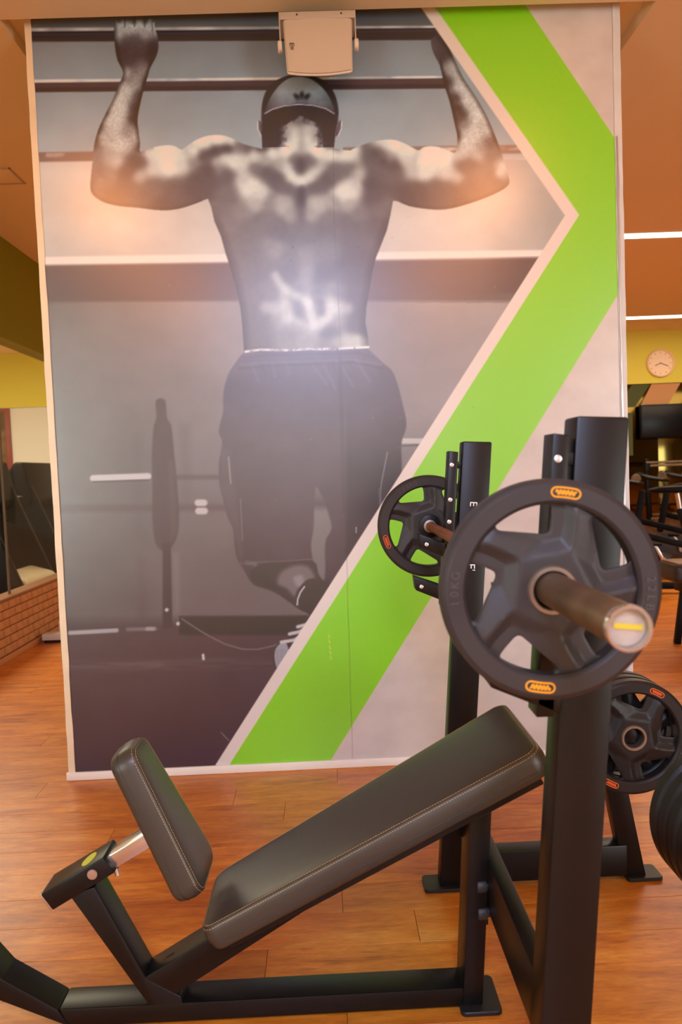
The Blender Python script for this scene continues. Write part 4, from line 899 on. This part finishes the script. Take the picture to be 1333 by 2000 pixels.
# television
tv = thing('television', 'black flat television hung on the mirrored wall under the clock', 'television', (5.06, FY - .1, 1.5))
bm = B(); box(bm, (4.44, FY - .10, 1.53), (5.70, FY - .055, 2.0), .008); put('casing', bm, 'blackpl', tv)
bm = B(); box(bm, (4.46, FY - .104, 1.555), (5.68, FY - .0995, 1.985), .002); put('screen', bm, 'tv', tv)
bm = B(); box(bm, (4.9, FY - .056, 1.65), (5.2, FY - .016, 1.9), .004); put('wall_mount', bm, 'blackpl', tv)
# framed poster and white wall at the far left
pf = thing('framed_poster', 'brown patterned poster in a red frame on the far wall at the left edge', 'poster', (-4.65, FY - .03, 1.5))
bm = B(); box(bm, (-5.2, FY - .03, 1.28), (-4.33, FY - .001, 2.29), .004); put('frame', bm, 'redframe', pf)
bm = B(); box(bm, (-5.14, FY - .034, 1.33), (-4.40, FY - .029, 2.24), .001); put('print', bm, mat('poster_print', rgb(120, 92, 58), .7, var=.75, vscale=5), pf)
# ---- treadmills behind the glass
def treadmill(x, y, label, z=0.0):
    t = thing('treadmill', label, 'treadmill', (x, y, z), 'treadmills behind the glass')
    def p(nm, bm, m='blackpl'): bm.transform(Matrix.Translation((x, y, z))); return put(nm, bm, m, t)
    bm = B(); box(bm, (-2.0, -.34, .04), (-.45, .34, .17), .02); p('deck', bm)
    bm = B(); box(bm, (-1.96, -.25, .168), (-.5, .25, .176), .003); p('running_belt', bm, 'rubberd')
    for s in (-1, 1):
        bm = B(); box(bm, (-1.98, s * .31 - .04, .165), (-.45, s * .31 + .04, .19), .008); p('side_rail', bm, 'greypad')
    bm = B(); prism(bm, [(-.55, .10), (0, .06), (.02, .30), (-.10, .44), (-.30, .50), (-.52, .42), (-.58, .30)], -.33, .33, .03, 3); p('motor_hood', bm, 'hood')
    for s in (-1, 1):
        bm = B(); prism(bm, [(.0, .12), (-.40, .12), (-.72, 1.22), (-.46, 1.25)], s * .36 - .035, s * .36 + .035, .012); p('upright', bm)
    bm = B(); prism(bm, [(-.46, 1.02), (-.78, 1.10), (-.80, 1.16), (-.58, 1.46), (-.50, 1.45), (-.42, 1.10)], -.42, .42, .02, 3); p('console', bm)
    bm = B(); prism(bm, [(-.775, 1.19), (-.60, 1.43), (-.606, 1.435), (-.781, 1.195)], -.24, .24, .001); p('display', bm, 'tv')
    for s in (-1, 1):
        bm = B(); tube(bm, [(-.5, s * .40, 1.12), (-.75, s * .42, 1.10), (-1.0, s * .42, 1.02), (-1.1, s * .42, .95)], .02, 10); p('handrail', bm, 'greypad')
    bm = B(); tube(bm, [(-.62, -.28, 1.16), (-.82, -.26, 1.20), (-.9, -.1, 1.22), (-.9, .1, 1.22), (-.82, .26, 1.20), (-.62, .28, 1.16)], .014, 10); p('front_grip', bm, 'greypad')
    for s in (-1, 1):
        bm = B(); cyl(bm, (-1.9, s * .28, 0), (-1.9, s * .28, .05), .03, n=14); p('foot', bm)
    bm = B(); cyl(bm, (-.2, -.2, 0), (-.2, -.2, .08), .04, n=14); p('foot', bm); bm = B(); cyl(bm, (-.2, .2, 0), (-.2, .2, .08), .04, n=14); p('foot', bm)
    return t
treadmill(-2.43, 6.75, 'black treadmill with a beige motor hood behind the glass at the left edge')
treadmill(-2.43, 7.95, 'second black treadmill behind the glass, beside the pillar')
# ---- exercise bikes at the right
def bike(x, y, rot, label):
    t = thing('spin_bike', label, 'exercise bike', (x, y, 0), 'exercise bikes by the mirrored wall')
    mtx = Matrix.Translation((x, y, 0)) @ Matrix.Rotation(rot, 4, 'Z')
    def p(nm, bm, m='blackpl'): bm.transform(mtx); return put(nm, bm, m, t)
    for s in (-.5, .5):
        bm = B(); box(bm, (s - .035, -.27, 0), (s + .035, .27, .06), .012); p('foot_bar', bm)
    bm = B(); beam(bm, (-.5, 0, .07), (.5, 0, .07), .07, .06, .008); p('base_rail', bm)
    bm = B(); beam(bm, (-.42, 0, .08), (-.22, 0, .78), .06, .07, .008); p('seat_tube', bm); bm = B(); beam(bm, (.45, 0, .08), (.30, 0, .92), .06, .07, .008); p('handlebar_stem', bm)
    bm = B(); beam(bm, (-.33, 0, .42), (.38, 0, .62), .055, .06, .008); p('top_tube', bm)
    bm = B(); lathe(bm, [(.02, -.016), (.20, -.010), (.235, -.020), (.235, .020), (.20, .010), (.02, .016)], 40, Matrix.Translation((.33, 0, .33)) @ Matrix.Rotation(PI / 2, 4, 'X'), True); p('flywheel', bm, 'steel')
    bm = B(); prism(bm, [(-.12, .22), (.38, .22), (.42, .40), (.05, .44), (-.14, .36)], .03, .075, .02); p('belt_guard', bm, 'greypad')
    bm = B(); cyl(bm, (-.05, -.10, .32), (-.05, .12, .32), .025, n=14); p('crank_axle', bm, 'chrome')
    for s, zz in ((-1, -.15), (1, .15)):
        bm = B(); beam(bm, (-.05, s * .11, .32), (.03, s * .11, .32 + zz), .018, .03, .004); p('crank_arm', bm, 'chrome'); bm = B(); box(bm, (-.02, s * .18 - .05, .31 + zz), (.08, s * .18 + .05, .335 + zz), .006); p('pedal', bm)
    bm = B(); cyl(bm, (-.22, 0, .78), (-.20, 0, .92), .025, n=16); p('seat_pillar', bm, 'chrome')
    bm = B(); prism(bm, [(-.36, .92), (.02, .93), (.06, .96), (-.05, .985), (-.36, .99)], -.07, .07, .025, 3); p('saddle', bm)
    bm = B(); tube(bm, [(.62, -.24, 1.08), (.50, -.25, 1.03), (.36, -.20, 1.0), (.30, 0, .99), (.36, .20, 1.0), (.50, .25, 1.03), (.62, .24, 1.08)], .017, 10); p('handlebar', bm)
    bm = B(); tube(bm, [(.34, -.07, 1.0), (.56, -.06, 1.05), (.64, 0, 1.07), (.56, .06, 1.05), (.34, .07, 1.0)], .015, 10); p('aero_grip', bm, 'greypad')
    bm = B(); lathe(bm, [(0, 0), (.045, 0), (.05, .02), (.04, .03), (0, .028)], 20, Matrix.Translation((.36, -.03, 1.04)) @ Matrix.Rotation(PI / 2, 4, 'X')); p('display', bm, 'steel')
bike(3.02, 7.0, 2.9, 'black exercise bike just right of the pillar, nearest of the row')
bike(3.55, 7.75, 2.8, 'black exercise bike in the middle of the row by the mirrored wall')
bike(4.15, 8.5, 2.7, 'black exercise bike farthest along the row below the television')
bike(4.75, 9.2, 2.6, 'black exercise bike in the far corner beyond the rest of the row')
# storage rack beside them
rk = thing('storage_rack', 'dark storage rack with pale metal rails behind the exercise bikes', 'rack', (5.2, 9.9, 0))
for z in (.44, 1.15):
    for dy in (0, .14):
        bm = B(); beam(bm, (4.35, 10.2 + dy, z + dy * .3), (6.2, 10.2 + dy, z + dy * .3), .03, .03, .004); put('rail', bm, 'steel', rk)
for x in (4.37, 6.15):
    bm = B(); beam(bm, (x, 10.26, 0), (x, 10.36, 1.25), .06, .06, .006); put('post', bm, 'blackpl', rk); bm = B(); box(bm, (x - .04, 10.02, 0), (x + .04, 10.5, .05), .006); put('foot', bm, 'blackpl', rk)
# padded bench end at the right edge
fb = thing('flat_bench', 'low padded bench with a tan top and dark sides at the right edge', 'bench', (2.55, 4.95, 0))
bm = B(); box(bm, (2.20, 4.80, .44), (3.4, 5.10, .56), .035, 4); put('seat_pad', bm, 'greypad', fb)
bm = B(); box(bm, (2.225, 4.825, .553), (3.375, 5.075, .568), .012, 3); put('top_panel', bm, 'brownpad', fb)
bm = B(); box(bm, (2.30, 4.84, .36), (3.3, 5.06, .44), .01); put('under_frame', bm, 'blackpl', fb)
for x in (2.36, 3.24):
    for y in (4.86, 5.04):
        bm = B(); beam(bm, (x, y, .36), (x + (-.05 if x < 3 else .05), y, 0), .04, .04, .004); put('leg', bm, 'blackpl', fb)
# small white machine foot seen beyond the dwarf wall
mf = thing('machine_foot', 'small white metal machine foot on the floor by the pillar, beyond the brick low wall', 'equipment', (-2.12, 6.0, 0))
bm = B(); box(bm, (-2.25, 5.95, .02), (-1.95, 6.05, .07), .006); put('base_plate', bm, 'white', mf); bm = B(); box(bm, (-2.12, 5.96, .07), (-1.95, 6.04, .17), .01); put('bracket', bm, 'white', mf)
bm = B(); box(bm, (-2.24, 5.96, 0), (-1.96, 6.04, .02), .004); put('rubber_foot', bm, 'rubberd', mf)
